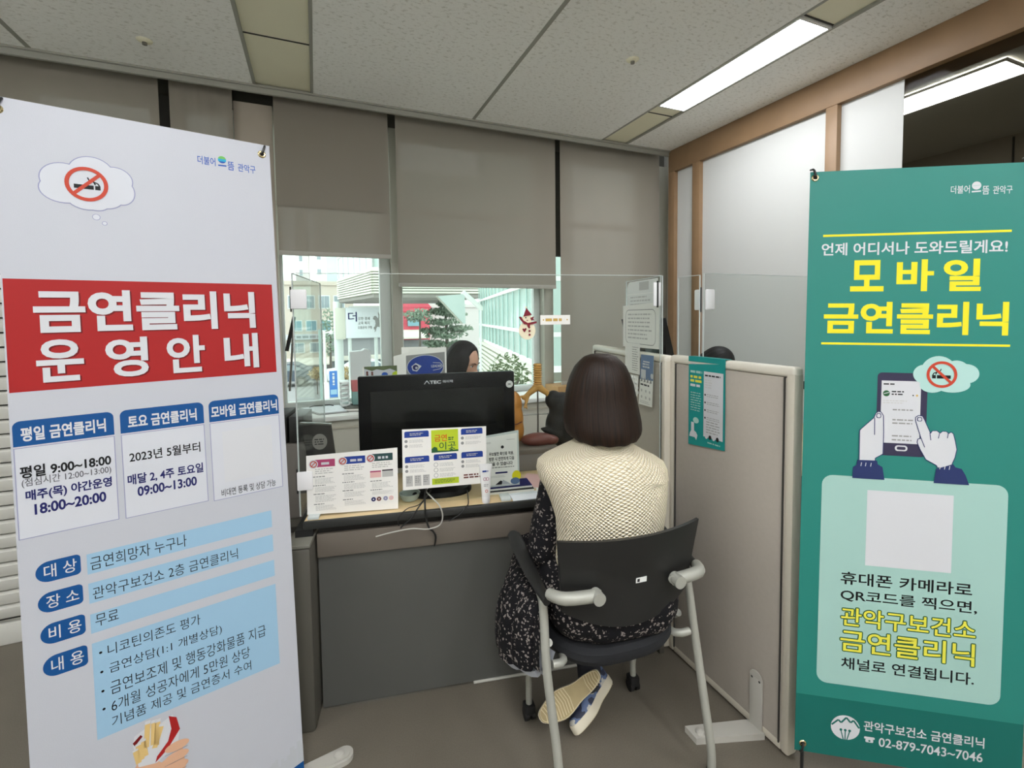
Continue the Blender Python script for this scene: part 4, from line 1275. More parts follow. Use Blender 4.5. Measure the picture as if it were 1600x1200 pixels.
for (s_, z) in ((1.0, TOP), (1.0, TOP + .008), (.93, TOP + .02), (.5, TOP + .03)):
    rings.append([FM(.135 * s_ * math.copysign(abs(math.cos(a)) ** .7, math.cos(a)), .02 + (.115 * s_) * math.copysign(abs(math.sin(a)) ** .8, math.sin(a)) - .015, z) for a in [2 * math.pi * i / 40 for i in range(40)]])
b.loft(rings, 'gloss_black')
obj('base', b, t, label='glossy black oval base')
# cables drooping over the desk front
def cable(name, label, pts, r, m): return tag(obj(name, MB().tube([DK(*p) for p in pts], r, m, 8, smooth=6)), label, 'cable', 'cables over the desk front')
cable('cable', 'white cable looping over the desk edge below the lime sheet', [(.46, .20, .775), (.43, .1, .785), (.445, .02, .79), (.475, -.012, .765), (.487, -.016, .725), (.475, -.016, .69), (.43, -.014, .678), (.37, -.012, .685), (.30, -.012, .679), (.24, -.010, .668)], .0026, 'cable_white')
cable('cable', 'thick black cable hanging straight over the desk edge', [(.44, .22, .77), (.425, .06, .79), (.422, -.008, .77), (.425, -.012, .72), (.436, -.012, .68), (.45, -.010, .665), (.46, -.006, .64), (.455, .008, .60)], .0036, 'plastic_black')
cable('cable', 'black cable slanting left over the desk edge', [(.46, .18, .765), (.42, .03, .775), (.395, -.004, .757), (.37, -.012, .725), (.345, -.012, .705), (.33, -.008, .69)], .0028, 'plastic_black')
cable('cable', 'thin black cable curling left onto the desk edge', [(.45, .16, .765), (.405, .02, .765), (.36, .0, .760), (.335, -.008, .745), (.322, -.012, .725), (.325, -.01, .70)], .0018, 'plastic_black')
cable('cable', 'black cable slanting right under the monitor base', [(.60, .16, .755), (.59, .02, .752), (.575, -.004, .742), (.55, -.012, .72), (.51, -.010, .698)], .0022, 'plastic_black')
tag(obj('glass_dish', MB().lathe(F(DK(.365, .12, TOP)), [(.02, 0), (.032, .004), (.04, .02), (.042, .03), (.036, .03), (.03, .01)], 'glassware', 24)), 'small glassy dish left of the monitor base', 'dish')
# cream tube
FT = F(DK(.66, .022, TOP), u_, v_)
t = thing('cream_tube', 'white cream tube standing on its cap at the desk edge', 'tube', FT(0, 0, 0), YAW)
rings = []
for z, rx_, ry_ in ((.026, .0165, .0165), (.05, .018, .016), (.09, .0205, .011), (.13, .0235, .005), (.15, .025, .0016), (.155, .025, .0016)):
    rings.append([FT(rx_ * math.cos(a), ry_ * math.sin(a), z) for a in [2 * math.pi * i / 28 for i in range(28)]])
body = obj('tube_body', MB().loft(rings, 'white_plastic'), t)
obj('cap', MB().lathe(FT, [(.0145, 0), (.0155, .002), (.0165, .024), (.0165, .027)], 'clip_white', 28), t)
FT2 = F(DK(.66, .022 - .0175, TOP), u_, (0, .04, 1), v_ * -1)
b = MB().lines(FT2, -.013, .125, .014, .137, 1, .006 - .009, 'print_royal', .6, 2)
b = MB()
def tf(z): return -(.0165 - .0175) * 0
for z, txt in ((.128, 1),):
    b.lines(F(DK(.66, .0145, TOP), u_, (0, 0, 1), v_ * -1), -.014, z - .004, .016, z + .004, 1, .0022, 'print_royal', .8, 2)
for k, x in enumerate((-.005, .005)): b.ring(F(DK(.66, .0115, TOP), u_, (0, 0, 1), v_ * -1), x, .098, .005, .0065, .0025, 'print_magenta', 20)
b.lines(F(DK(.66, .0085, TOP), u_, (0, 0, 1), v_ * -1), -.01, .068, .01, .08, 2, .0025, 'ink_grey', .4, 3)
b.ring(F(DK(.66, .0055, TOP), u_, (0, 0, 1), v_ * -1), 0, .052, .004, .0058, .0025, 'print_orange_red', 20)
obj('printing', b, t)
# standing info sign in a clear holder
FI = F(DK(0, .12, 0), u_, (0, .0, 1), v_ * -1)
t = thing('sign_holder', 'clear stand with a white notice and yellow disc, right of the cream tube', 'sign', FI(.75, TOP, 0), YAW)
b = MB().poly(FI, [(.672, .765), (.82, .767), (.817, 1.0), (.674, .984)], 0, 'acrylic_edge', -.004)
obj('holder', b, t)
b = MB().poly(FI, [(.677, .772), (.812, .774), (.810, .99), (.678, .977)], .001, 'paper')
b.disc(FI, .747, .934, .0065, .0018, 'ink_black', n=20)
b.text(FI, '무보발한 확인증 적용,', .69, .898, .795, .914, .0018, 'ink_black', .02)
b.text(FI, '방문 시 안전하게 다음', .69, .877, .797, .893, .0018, 'ink_black', .02)
b.text(FI, '받을 수 있습니다', .69, .856, .79, .872, .0018, 'ink_black', .02)
b.lines(FI, .69, .845, .803, .852, 1, .0018, 'ink_grey', .5, 3); b.rrect(FI, .715, .822, .768, .829, .003, .0018, 'print_navy')
b.lines(FI, .685, .805, .76, .815, 2, .0018, 'ink_pale', .4, 7); b.lines(FI, .68, .95, .70, .958, 2, .0018, 'ink_pale', .5, 1); b.lines(FI, .765, .962, .80, .967, 1, .0018, 'ink_pale', .5, 1)
b.disc(FI, .806, .808, .019, .0018, 'print_yellow', .022); b.disc(FI, .80, .786, .02, .0022, 'print_bluegrey', .014)
b.poly(FI, [(.715, .775), (.738, .793), (.745, .788), (.742, .775)], .002, 'ink_black'); b.poly(FI, [(.737, .775), (.748, .795), (.77, .782), (.78, .775)], .0018, 'print_city')
obj('notice_sheet', b, t)
# flat leaflets stacked right of the tube
rnd = random.Random(9)
def flat_sheet(name, label, cat, a, b_, w, d, rz, z, h, m, group=None, m2=None):
    f = DK.sub(a, b_, z, rz)
    t = thing(name, label, cat, f(0, 0, 0), YAW + rz, group)
    obj('pages' if h > .004 else 'sheet', MB().box(f, -w / 2, w / 2, -d / 2, d / 2, 0, h, m, .0008), t)
    if m2:
        obj('cover', MB().box(f, -w / 2, w / 2, -d / 2, d / 2, h, h + .0012, m2), t)
    return t
flat_sheet('leaflet_stack', 'stack of dark-edged leaflets lying behind the cream tube', 'leaflets', .78, .14, .19, .10, 0, TOP, .010, 'paper', None, 'ink_black')
flat_sheet('leaflet_stack', 'second thin stack on top of the dark-edged leaflets', 'leaflets', .78, .15, .18, .09, .02, TOP + .0112, .008, 'paper', None, 'print_navy')
flat_sheet('booklet', 'pale blue booklet lying at the desk edge beside the visitor', 'booklet', .84, .045, .15, .075, .05, TOP, .003, 'paper_cool', None, 'paper_cool')
flat_sheet('booklet', 'pink and white booklet fanned out near the visitor elbow', 'booklet', .90, .20, .10, .16, -.5, TOP, .005, 'paper', None, 'print_pink')
flat_sheet('booklet', 'white booklet fanned out under the clear sign', 'booklet', .93, .12, .07, .12, -.3, TOP, .004, 'paper', None, 'paper')
b = MB().box(DK, .865, .985, .36, .56, TOP, TOP + .11, 'cardboard', .003)
t = thing('storage_box', 'brown grey box on the desk under the model lungs', 'box', DK(.93, .46, TOP), YAW)
obj('carton', MB().box(DK, .84, 1.06, .34, .50, TOP, .835, 'base_grey', .004), t); obj('lid', MB().box(DK, .836, 1.064, .336, .504, .825, .85, 'apron_brown', .004), t)
# model lungs on a rod
FLu = F(DK(1.01, .52, 0), u_, v_)
t = thing('lung_model', 'anatomical lung model with one ochre and one black lung on a rod', 'anatomical model', FLu(0, 0, TOP), YAW)
obj('base', MB().lathe(F(FLu(0, .03, TOP)), [(.09, 0), (.09, .012), (.06, .02), (.01, .024)], 'base_grey', 28), t)
obj('rod', MB().tube([FLu(0, .0, TOP + .01), FLu(0, .0, 1.11)], .004, 'metal_rod', 10).tube([FLu(-.09, .0, .975), FLu(.09, 0, .975)], .003, 'metal_rod', 8), t, label='thin metal rod')
b = MB()
prof = []
for i in range(64):
    z = 1.118 + .118 * i / 63
    prof.append((.0205 + .0032 * math.sin(i / 64 * 2 * math.pi * 10), z))
b.lathe(F(FLu(0, 0, 0)), prof, 'trachea', 24)
obj('trachea', b, t, label='ringed ochre windpipe')
b = MB()
for s_, e in ((-1, (-.078, 0, 1.06)), (1, (.072, 0, 1.055))):
    b.capsule(FLu, (0, 0, 1.12), (s_ * .045, 0, 1.085), .021, .014, 'trachea')
    b.capsule(FLu, (s_ * .045, 0, 1.085), e, .014, .008, 'trachea')
    b.capsule(FLu, (s_ * .05, 0, 1.083), (s_ * .066, -.01, 1.03), .012, .008, 'trachea')
    b.capsule(FLu, (s_ * .062, 0, 1.072), (s_ * .105, -.01, 1.07), .008, .005, 'trachea')
    b.capsule(FLu, (s_ * .066, -.01, 1.03), (s_ * .062, -.02, 1.01), .008, .004, 'trachea')
    b.capsule(FLu, (s_ * .066, -.01, 1.03), (s_ * .078, -.02, 1.015), .007, .004, 'trachea')
obj('bronchi', remesh(b, .004, 'trachea', 4), t, label='branching windpipe tubes')
b = MB()
for c, r in (((-.135, .0, 1.03), (.052, .05, .075)), ((-.145, .0, .96), (.068, .06, .10)), ((-.14, .0, .90), (.066, .058, .085))): b.ball(FLu, c, r, 'lung_ochre')
lu = obj('lung', remesh(b, .007, 'lung_ochre', 6), t, label='ochre lung')
b = MB().tube([FLu(-.10, -.062, .955), FLu(-.14, -.068, .945), FLu(-.2, -.04, .965)], .003, 'organ_brown', 6, smooth=3)
obj('fissure', b, lu)
b = MB()
for c, r in (((.085, .0, 1.045), (.045, .045, .05)), ((.13, .0, 1.0), (.07, .055, .085)), ((.115, .0, .91), (.075, .06, .10)), ((.14, .0, .86), (.07, .055, .07))): b.ball(FLu, c, r, 'lung_black')
b.capsule(FLu, (.10, -.02, .875), (.012, -.03, .905), .045, .008, 'lung_black')
obj('lung', remesh(b, .007, 'lung_black', 4), t, label='blackened lung')
tag(obj('liver_model', remesh(MB().ball(FLu, (-.03, -.10, .872), (.085, .05, .033), 'organ_brown').ball(FLu, (.03, -.1, .866), (.05, .04, .025), 'organ_brown'), .006, 'organ_brown', 4)), 'small brown organ model lying under the lung model', 'anatomical model')
# dark folder stand at the left end of the desk
FO = F(DK(-.01, .30, 0), (u_ * .97 + v_ * .24), v_ * .97 - u_ * .24)
FOv = F(DK(-.012, .30, TOP), u_, (0, 0.0, 1) , v_ * -1)
t = thing('folder_stand', 'dark standing folder with a grey disc, left end of the desk', 'folder', DK(0, .30, TOP), YAW)
b = MB().poly(FOv, [(-.02, 0), (.085, 0), (.055, .285), (-.065, .297)], 0, 'folder_black', -.012)
cov = obj('cover', b, t)
b = MB().poly(FOv, [(-.066, .295), (.056, .283), (.056, .289), (-.066, .301)], .002, 'metal_rod', -.016)
obj('rim', b, t, label='pale metal rim')
b = MB().disc(FOv, .008, .215, .03, .0008, 'disc_grey', .034); b.lines(FOv, -.012, .20, .028, .23, 3, .0016, 'folder_black', .5, 3)
obj('disc', b, t, label='grey round label')
# stack of binders left of it, behind the side acrylic
t = thing('file_box', 'grey file box with dark binders behind the left acrylic', 'file box', DK(-.18, .50, 0), YAW)
obj('carton', MB().box(DK, -.24, -.08, .40, .60, .60, .93, 'base_grey', .004), t)
obj('binder', MB().box(DK, -.22, -.16, .41, .59, .935, 1.06, 'folder_black', .003), t); obj('binder', MB().box(DK, -.15, -.09, .41, .59, .935, 1.05, 'plastic_black', .003), t)
obj('side_table', MB().box(DK, -.27, -.062, .38, .64, .57, .60, 'leg_dark').box(DK, -.25, -.23, .40, .62, 0, .57, 'leg_dark').box(DK, -.10, -.08, .40, .62, 0, .57, 'leg_dark'), t)
# frame, card and papers behind the monitor
def stand_card(f, P_, m, th=.004): return MB().poly(f, P_, 0, m, -th)
FB = F(DK(0, .46, 0), u_, (0, 0, 1), v_ * -1)
FBk = F(DK(0, .64, 0), u_, (0, 0, 1), v_ * -1)
t = thing('emblem_card', 'grey card with a blue oval emblem behind the monitor', 'card', FB(.44, TOP, 0), YAW)
obj('backing', MB().poly(FB, [(.30, .745), (.545, .745), (.545, 1.335), (.375, 1.333), (.375, 1.318), (.30, 1.299)], 0, 'paper', -.005), t)
b = MB().poly(FB, [(.357, 1.05), (.537, 1.05), (.537, 1.314), (.357, 1.301)], .001, 'ink_grey')
b.disc(FB, .446, 1.245, .0865, .0016, 'print_white', .058); b.disc(FB, .446, 1.245, .0835, .002, 'print_royal', .055)
FBo = FB; FB = FB.sub(.026, .03, 0)
b.poly(FB, [(.355, 1.22), (.375, 1.235), (.402, 1.22), (.38, 1.195), (.36, 1.20)], .0026, 'print_white'); b.disc(FB, .374, 1.214, .013, .003, 'print_navy'); b.disc(FB, .378, 1.212, .006, .0034, 'print_city')
b.text(FB, 'LEADER', .447, 1.212, .497, 1.224, .0026, 'print_white', .02)
b.line(FB, .455, 1.235, .49, 1.232, .003, .0026, 'print_city'); b.line(FB, .455, 1.198, .488, 1.204, .003, .0026, 'print_city'); b.line(FB, .49, 1.232, .502, 1.217, .003, .0026, 'print_city'); b.line(FB, .502, 1.217, .488, 1.204, .003, .0026, 'print_city')
obj('emblem', b, t, label='blue oval emblem on grey')
FB = FBo
t = thing('desk_calendar', 'small upright card with green foliage picture, left behind the monitor', 'calendar', FB(.17, TOP, 0), YAW)
obj('card', MB().poly(FB, [(.175, .745), (.315, .745), (.318, 1.257), (.16, 1.253)], 0, 'paper', -.004), t)
FB = FB.sub(.033, .024, 0)
b = MB().poly(FB, [(.135, 1.14), (.282, 1.14), (.282, 1.233), (.135, 1.231)], .001, 'print_cloud')
b.poly(FB, [(.135, 1.222), (.15, 1.217), (.17, 1.210), (.19, 1.218), (.22, 1.212), (.25, 1.219), (.282, 1.205), (.282, 1.233), (.135, 1.231)], .0014, 'leaf_olive')
b.poly(FB, [(.245, 1.15), (.262, 1.2), (.282, 1.21), (.282, 1.15)], .0013, 'print_lime')
for x, y in ((.148, 1.195), (.17, 1.193)): b.disc(FB, x, y + .01, .005, .0016, 'organ_brown'); b.poly(FB, [(x - .006, y - .03), (x + .008, y - .03), (x + .004, y + .008), (x - .004, y + .008)], .0016, 'organ_brown')
b.disc(FB, .226, 1.193, .014, .0016, 'print_logo_blue', .01)
obj('picture', b, t)
FB = FBo
t = tag(obj('paper_bag', MB().box(DK, .335, .46, .53, .56, TOP, 1.335, 'paper', .002)), 'plain white paper bag standing behind the emblem card', 'paper bag')
T1 = Vector((.682, 1.384, .088)); H1 = Vector((.893, 1.348, .204)); SHOE1N = Vector((.45, .68, -.58)).normalized()
SHOE1 = (T1, H1)
SHOE1A = H1 + (T1 - H1).normalized() * .05 + SHOE1N * .075
T2 = Vector((.800, 1.345, .045)); H2 = Vector((1.0, 1.45, .075)); SHOE2N = Vector((-.42, .45, .75)).normalized()
SHOE2 = (T2, H2)
SHOE2A = H2 + (T2 - H2).normalized() * .05 + SHOE2N * .07
# ================================================================== THINGS ON THE SILL
t = thing('clipboard', 'white clipboard with papers lying on the window sill', 'clipboard', (.06, 3.62, .80))
f = F((-.02, 3.63, .801), (1, -.02, 0), (.02, 1, 0))
obj('board', MB().poly(f, [(-.12, .16), (.02, -.13), (.22, -.11), (.17, .17)], 0, 'ink_grey', .006), t)
obj('papers', MB().poly(f, [(-.11, .155), (.025, -.115), (.205, -.10), (.16, .16)], .0065, 'paper_cool', .006).lines(f, -.02, -.06, .13, .1, 6, .013, 'ink_pale', .2, 5), t)
obj('clamp', MB().tube([f(-.05, .135, .015), f(-.02, .142, .022), f(.09, .142, .022), f(.12, .135, .015)], .004, 'plastic_black', 8), t, label='dark clamp')
t = thing('binder', 'grey binder lying on the sill right of the clipboard', 'binder', (.2, 3.62, .8))
obj('cover', MB().box(F((.205, 3.60, .80), (.95, -.3, 0), (.3, .95, 0)), -.02, .10, -.06, .13, 0, .005, 'leg_dark').box(F((.205, 3.60, .80), (.95, -.3, 0), (.3, .95, 0)), -.02, .10, -.06, .13, .02, .025, 'leg_dark'), t)
obj('pages', MB().box(F((.205, 3.60, .80), (.95, -.3, 0), (.3, .95, 0)), -.017, .095, -.057, .127, .005, .02, 'paper'), t)
G = 'boxes piled on the sill'
tag(obj('box', MB().box(WORLD, .235, .40, 3.66, 3.80, .825, .925, 'box_teal', .004)), 'teal box at the bottom of the pile on the sill', 'box', G)
tag(obj('box', MB().box(WORLD, .232, .40, 3.66, 3.80, .925, 1.012, 'box_red', .004)), 'dull red box in the middle of the pile on the sill', 'box', G)
tag(obj('box_tray', MB().box(WORLD, .22, .42, 3.64, 3.81, .80, .825, 'sill_white', .004)), 'flat white tray under the pile of boxes on the sill', 'tray', G)
b = MB().poly(F((0, 3.80, 0), (1, 0, 0), (0, 0, 1), (0, -1, 0)), [(.228, 1.012), (.375, 1.012), (.378, 1.225), (.365, 1.235), (.335, 1.242), (.31, 1.228), (.228, 1.225)], 0, 'box_white', .12)
tag(obj('box', b), 'tall white box on top of the pile by the window', 'box', G)
t = thing('wire_rack', 'white slotted rack standing on the sill left of the boxes', 'rack', (.19, 3.72, .8))
b = MB()
for z in (.82, .855, .89, .925, .96, .99): b.box(WORLD, .150, .215, 3.66, 3.80, z, z + .012, 'rack_white', .002)
for y in (3.66, 3.79): b.box(WORLD, .150, .158, y, y + .01, .80, 1.0, 'rack_white'); b.box(WORLD, .207, .215, y, y + .01, .80, 1.0, 'rack_white')
obj('slats', b, t)
t = thing('carton', 'open brown cardboard carton on the sill behind the lung model', 'carton', (2.02, 3.62, .8))
obj('tray', MB().box(WORLD, 1.90, 2.2, 3.50, 3.76, .80, .862, 'cardboard', .003), t)
obj('flap', MB().poly(F((0, 0, .862)), [(1.90, 3.50), (2.2, 3.50), (2.2, 3.60), (1.93, 3.58)], 0, 'cardboard', .004), t)

# ================================================================== VISITOR CHAIR
CY = YAW + rad(5)
cu = Vector((math.cos(CY), math.sin(CY), 0)); cv = Vector((-cu.y, cu.x, 0))
seat_c = DK(1.005, -.27, 0)
C_ = F(seat_c, cu, cv)
t = thing('visitor_chair', 'black plastic-backed chair with grey tube legs, under the visitor', 'chair', seat_c, CY)
# seat cushion
rings = []
for z, s_ in ((.395, .80), (.405, .95), (.425, 1.0), (.445, .99), (.458, .93), (.462, .6)):
    ring = []
    for i in range(48):
        a = 2 * math.pi * i / 48
        x = .225 * s_ * math.copysign(abs(math.cos(a)) ** .62, math.cos(a)); y = .215 * s_ * math.copysign(abs(math.sin(a)) ** .7, math.sin(a))
        dz = -.03 * max(0, (-y - .1)) * 0 + .25 * x * x
        ring.append(C_(x, y - .005, z + dz))
    rings.append(ring)
obj('seat', MB().loft(rings, 'seat_fabric'), t, label='black cushioned seat')
# back shell: curved sheet
b = MB()
NX, NZ = 24, 14
def back_pt(i, j, off):
    s = -1 + 2 * i / NX; q = j / NZ
    hw = .216 + .024 * q
    x = s * hw
    z = .60 + .228 * q - .055 * (1 - q) * (1 - s * s) + .004 * q * s * s
    y = -.238 + .034 * s * s - .03 * (q - .3) - .02 * abs(q - .5) * (1 - s * s)
    return C_(x, y + off, z)
V = [back_pt(i, j, o) for o in (-.006, .006) for j in range(NZ + 1) for i in range(NX + 1)]
n1 = (NX + 1) * (NZ + 1)
Fc = []
for j in range(NZ):
    for i in range(NX):
        k = j * (NX + 1) + i
        Fc.append((k, k + 1, k + NX + 2, k + NX + 1)); Fc.append((n1 + k, n1 + k + NX + 1, n1 + k + NX + 2, n1 + k + 1))
for i in range(NX):
    Fc.append((i + 1, i, n1 + i, n1 + i + 1)); k = NZ * (NX + 1) + i; Fc.append((k, k + 1, n1 + k + 1, n1 + k))
for j in range(NZ):
    k = j * (NX + 1); Fc.append((k, k + NX + 1, n1 + k + NX + 1, n1 + k)); k += NX; Fc.append((k + NX + 1, k, n1 + k, n1 + k + NX + 1))
b.add(V, Fc, 'plastic_black')
bk = obj('backrest', b, t, label='black plastic backrest')
bf = F(C_(.02, -.2447, .685), cu, (0, -.1, 1), cv * -1)
obj('maker_label', MB().box(bf, -.018, .018, -.008, .008, -.004, .0065, 'sticker_white').box(bf, -.014, -.006, -.005, .005, .006, .007, 'ink_black'), bk, label='small pale label')
for s_ in (-1, 1):
    # rear leg curls into a short arm post, then the foot straightens
    fx = .272 if s_ > 0 else .252
    pts = [C_(s_ * fx, -.262, .012), C_(s_ * fx, -.258, .09), C_(s_ * (fx - .003), -.235, .20), C_(s_ * .262, -.19, .42), C_(s_ * .258, -.155, .585), C_(s_ * .256, -.125, .622), C_(s_ * .256, -.08, .632)]
    obj('leg', MB().tube(pts, .0135, 'paint_silver', 14, smooth=5), t)
    obj('foot_cap', MB().tube([C_(s_ * fx, -.262, 0), C_(s_ * fx, -.262, .02)], .016, 'rubber', 14), t)
    pts = [C_(s_ * .235, -.14, .47), C_(s_ * .230, -.02, .36), C_(s_ * .222, .09, .20), C_(s_ * .217, .115, .12), C_(s_ * .217, .115, .06)]
    obj('leg', MB().tube(pts, .0115, 'paint_silver', 12, smooth=5), t)
    cs = obj('caster', MB().box(C_, s_ * .217 - .02, s_ * .217 + .02, .095, .135, .02, .06, 'rubber', .006), t)
    b = MB()
    for dx in (-.012, .012):
        b.tube([C_(s_ * .217 + dx - .007, .115, .022), C_(s_ * .217 + dx + .007, .115, .022)], .022, 'rubber', 18)
    obj('wheel', b, cs)
    obj('side_rail', MB().tube([C_(s_ * .243, -.185, .435), C_(s_ * .20, -.17, .428), C_(s_ * .17, -.05, .405)], .012, 'paint_silver', 12, smooth=3), t)
    # arm bar bolted on the back of the shell
    e = C_(s_ * .13, -.262, .672); q = C_(s_ * .225, -.248, .672); q2 = C_(s_ * .258, -.2, .665)
    b = MB().tube([e + cu * s_ * -.006, e, q, q2], [.008, .0185, .0185, .016], 'paint_silver', 16, smooth=4)
    b.tube([C_(s_ * .135, -.284, .672), C_(s_ * .135, -.25, .672)], .019, 'paint_silver', 18)
    obj('arm_bar', b, t, label='silver arm bar')
    # arm pad: black blade running forward
    rings = []
    for y, z, w_, h in ((-.21, .65, .012, .014), (-.15, .655, .018, .011), (-.06, .668, .024, .009), (.04, .69, .027, .008), (.10, .708, .024, .007), (.115, .712, .012, .004)):
        rings.append([C_(s_ * .268 + s_ * .012 * (y + .2) + w_ * math.cos(a), y, z + h * math.sin(a)) for a in [2 * math.pi * i / 16 for i in range(16)]])
    obj('armrest', MB().loft(rings, 'plastic_black'), t, label='black arm pad')
obj('cross_tube', MB().tube([C_(-.17, -.05, .402), C_(.17, -.05, .402)], .011, 'paint_silver', 12), t)

# ================================================================== PEOPLE
def head_mesh(f, m='skin'):
    """face towards +y of the frame; origin at the head centre"""
    b = MB()
    def fn(d):
        x, y, z = d.x * .074, d.y * .094, d.z * .112
        if z < 0:
            k = 1 - .32 * (min(1, -d.z)) ** 1.5
            x *= k
            y = y * (1 - .10 * (-d.z)) + (.006 if d.y > 0 else 0) * -d.z
        g = lambda cx, cz, sx, sz: math.exp(-((x - cx) / sx) ** 2 - ((z - cz) / sz) ** 2)
        if d.y > 0:
            y += .020 * g(0, -.026, .012, .014) + .010 * g(0, -.008, .009, .022)           # nose
            y -= .009 * (g(.03, .006, .016, .011) + g(-.03, .006, .016, .011))             # eye hollows
            y += .005 * (g(.03, .024, .024, .008) + g(-.03, .024, .024, .008))             # brow
            y += .006 * g(0, -.058, .022, .007) + .005 * g(0, -.068, .018, .006)           # lips
            y += .006 * g(0, -.094, .02, .014)                                             # chin
            y += .004 * (g(.042, -.028, .02, .02) + g(-.042, -.028, .02, .02))             # cheeks
        return Vector((x, y, z))
    b.ball(f, (0, 0, 0), .1, m, 56, 48, fn)
    for s_ in (-1, 1):
        b.ball(f, (s_ * .0755, -.004, -.004), (.008, .016, .028), m, 12, 10)
    return b
def face_parts(f, parent):
    e = MB(); l = MB(); br = MB()
    for s_ in (-1, 1):
        e.ball(f, (s_ * .03, .0755, .005), (.0125, .0085, .0065), 'eye_white', 14, 10)
        e.ball(f, (s_ * .03, .081, .005), (.0055, .0045, .0055), 'eye_dark', 12, 8)
        br.tube([f(s_ * .014, .094, .022), f(s_ * .03, .092, .027), f(s_ * .047, .080, .022)], [.0022, .0026, .0014], 'brow', 8, smooth=3)
        br.tube([f(s_ * .018, .085, .0105), f(s_ * .03, .0855, .0125), f(s_ * .043, .078, .009)], .0014, 'brow', 6, smooth=3)
    l.ball(f, (0, .0935, -.0565), (.019, .006, .0042), 'lips', 16, 8); l.ball(f, (0, .0925, -.0645), (.016, .006, .005), 'lips', 16, 8)
    obj('eye', e, parent, label='dark eyes'); obj('eyebrow', br, parent); obj('mouth', l, parent)
def hand(b, f, wrist, dirn, side, curl=.5, m='skin'):
    """palm with five bent fingers, joined to the wrist; side +1 puts the thumb towards -x"""
    w_ = Vector(wrist); d = Vector(dirn).normalized()
    lat = d.cross(Vector((0, 0, 1))).normalized() * side
    up = lat.cross(d).normalized()
    if up.z < 0: up = -up
    pal = w_ + d * .045
    b.capsule(f, w_, w_ + d * .075 + lat * .018, .023, .017, m, 12)
    b.capsule(f, w_, w_ + d * .078 - lat * .018, .023, .017, m, 12)
    for k, (o, ln) in enumerate(((-.030, .066), (-.010, .076), (.010, .070), (.029, .054))):
        p = w_ + d * .085 + lat * o
        q = p + d * ln * .45 - up * ln * .18 * curl
        r = q + d * ln * .3 - up * ln * .40 * curl
        s2 = r + d * ln * .12 - up * ln * .34 * curl
        b.capsule(f, p - d * .01, q, .0095, .0085, m, 10); b.capsule(f, q, r, .0085, .008, m, 10); b.capsule(f, r, s2, .008, .0065, m, 10)
    p = w_ + d * .02 - lat * .026
    q = p + d * .035 - lat * .022 - up * .008
    r = q + d * .03 - lat * .004 - up * .01
    b.capsule(f, p, q, .012, .0105, m, 10); b.capsule(f, q, r, .0105, .008, m, 10)

def ring_pts(f, cx, cy, z, rx_, ry_, n=64, p=1.0, fn=None):
    out = []
    for i in range(n):
        a = 2 * math.pi * i / n
        x = math.copysign(abs(math.cos(a)) ** p, math.cos(a)) * rx_; y = math.copysign(abs(math.sin(a)) ** p, math.sin(a)) * ry_
        dz = 0
        if fn: x, y, dz = fn(a, x, y)
        out.append(f(cx + x, cy + y, z + dz))
    return out

# ---------------- the visitor, seen from behind
vo_ = DK(1.002, -.335, 0)
VF = F(vo_, u_, v_)
def VFi(p):
    d = p - VF.o
    return (d.dot(VF.ex), d.dot(VF.ey), d.dot(VF.ez))
pv = thing('person', 'person seen from behind in a cream knit vest and dark floral dress, seated', 'person', vo_, YAW)
b = MB()
b.ball(VF, (-.015, .0, 1.235), (.075, .095, .112), 'skin'); b.capsule(VF, (-.012, -.005, 1.15), (-.005, -.01, 1.03), .05, .05, 'skin')
b.capsule(VF, (-.10, .0, .945), (.11, .0, .93), .062, .062, 'skin'); b.capsule(VF, (0, .0, .92), (.005, .0, .62), .10, .10, 'skin'); b.capsule(VF, (-.08, .0, .56), (.09, .0, .56), .09, .09, 'skin')
b.capsule(VF, (-.15, .0, .96), (-.188, .05, .73), .044, .036, 'skin'); b.capsule(VF, (-.188, .05, .73), (-.10, .25, .66), .036, .026, 'skin')
b.capsule(VF, (.15, .0, .93), (.185, .08, .72), .044, .036, 'skin'); b.capsule(VF, (.185, .08, .72), (.06, .26, .66), .036, .026, 'skin')
hand(b, VF, (-.10, .25, .66), (.5, .85, -.1), -1, .7); hand(b, VF, (.06, .26, .66), (-.5, .85, -.1), 1, .7)
b.capsule(VF, (-.09, .0, .54), (-.15, .36, .53), .085, .055, 'skin'); b.capsule(VF, (.09, .0, .54), (.06, .36, .53), .085, .055, 'skin')
AN1 = Vector(VFi(SHOE1A)); AN2 = Vector(VFi(SHOE2A))
b.capsule(VF, (.06, .36, .52), AN1, .052, .034, 'skin'); b.capsule(VF, (-.12, .36, .52), AN2, .052, .034, 'skin')
HF = F(VF(-.015, .0, 1.235), u_, v_)
body = obj('body', remesh(b, .009, 'skin', 4), pv)
face_parts(HF, body)
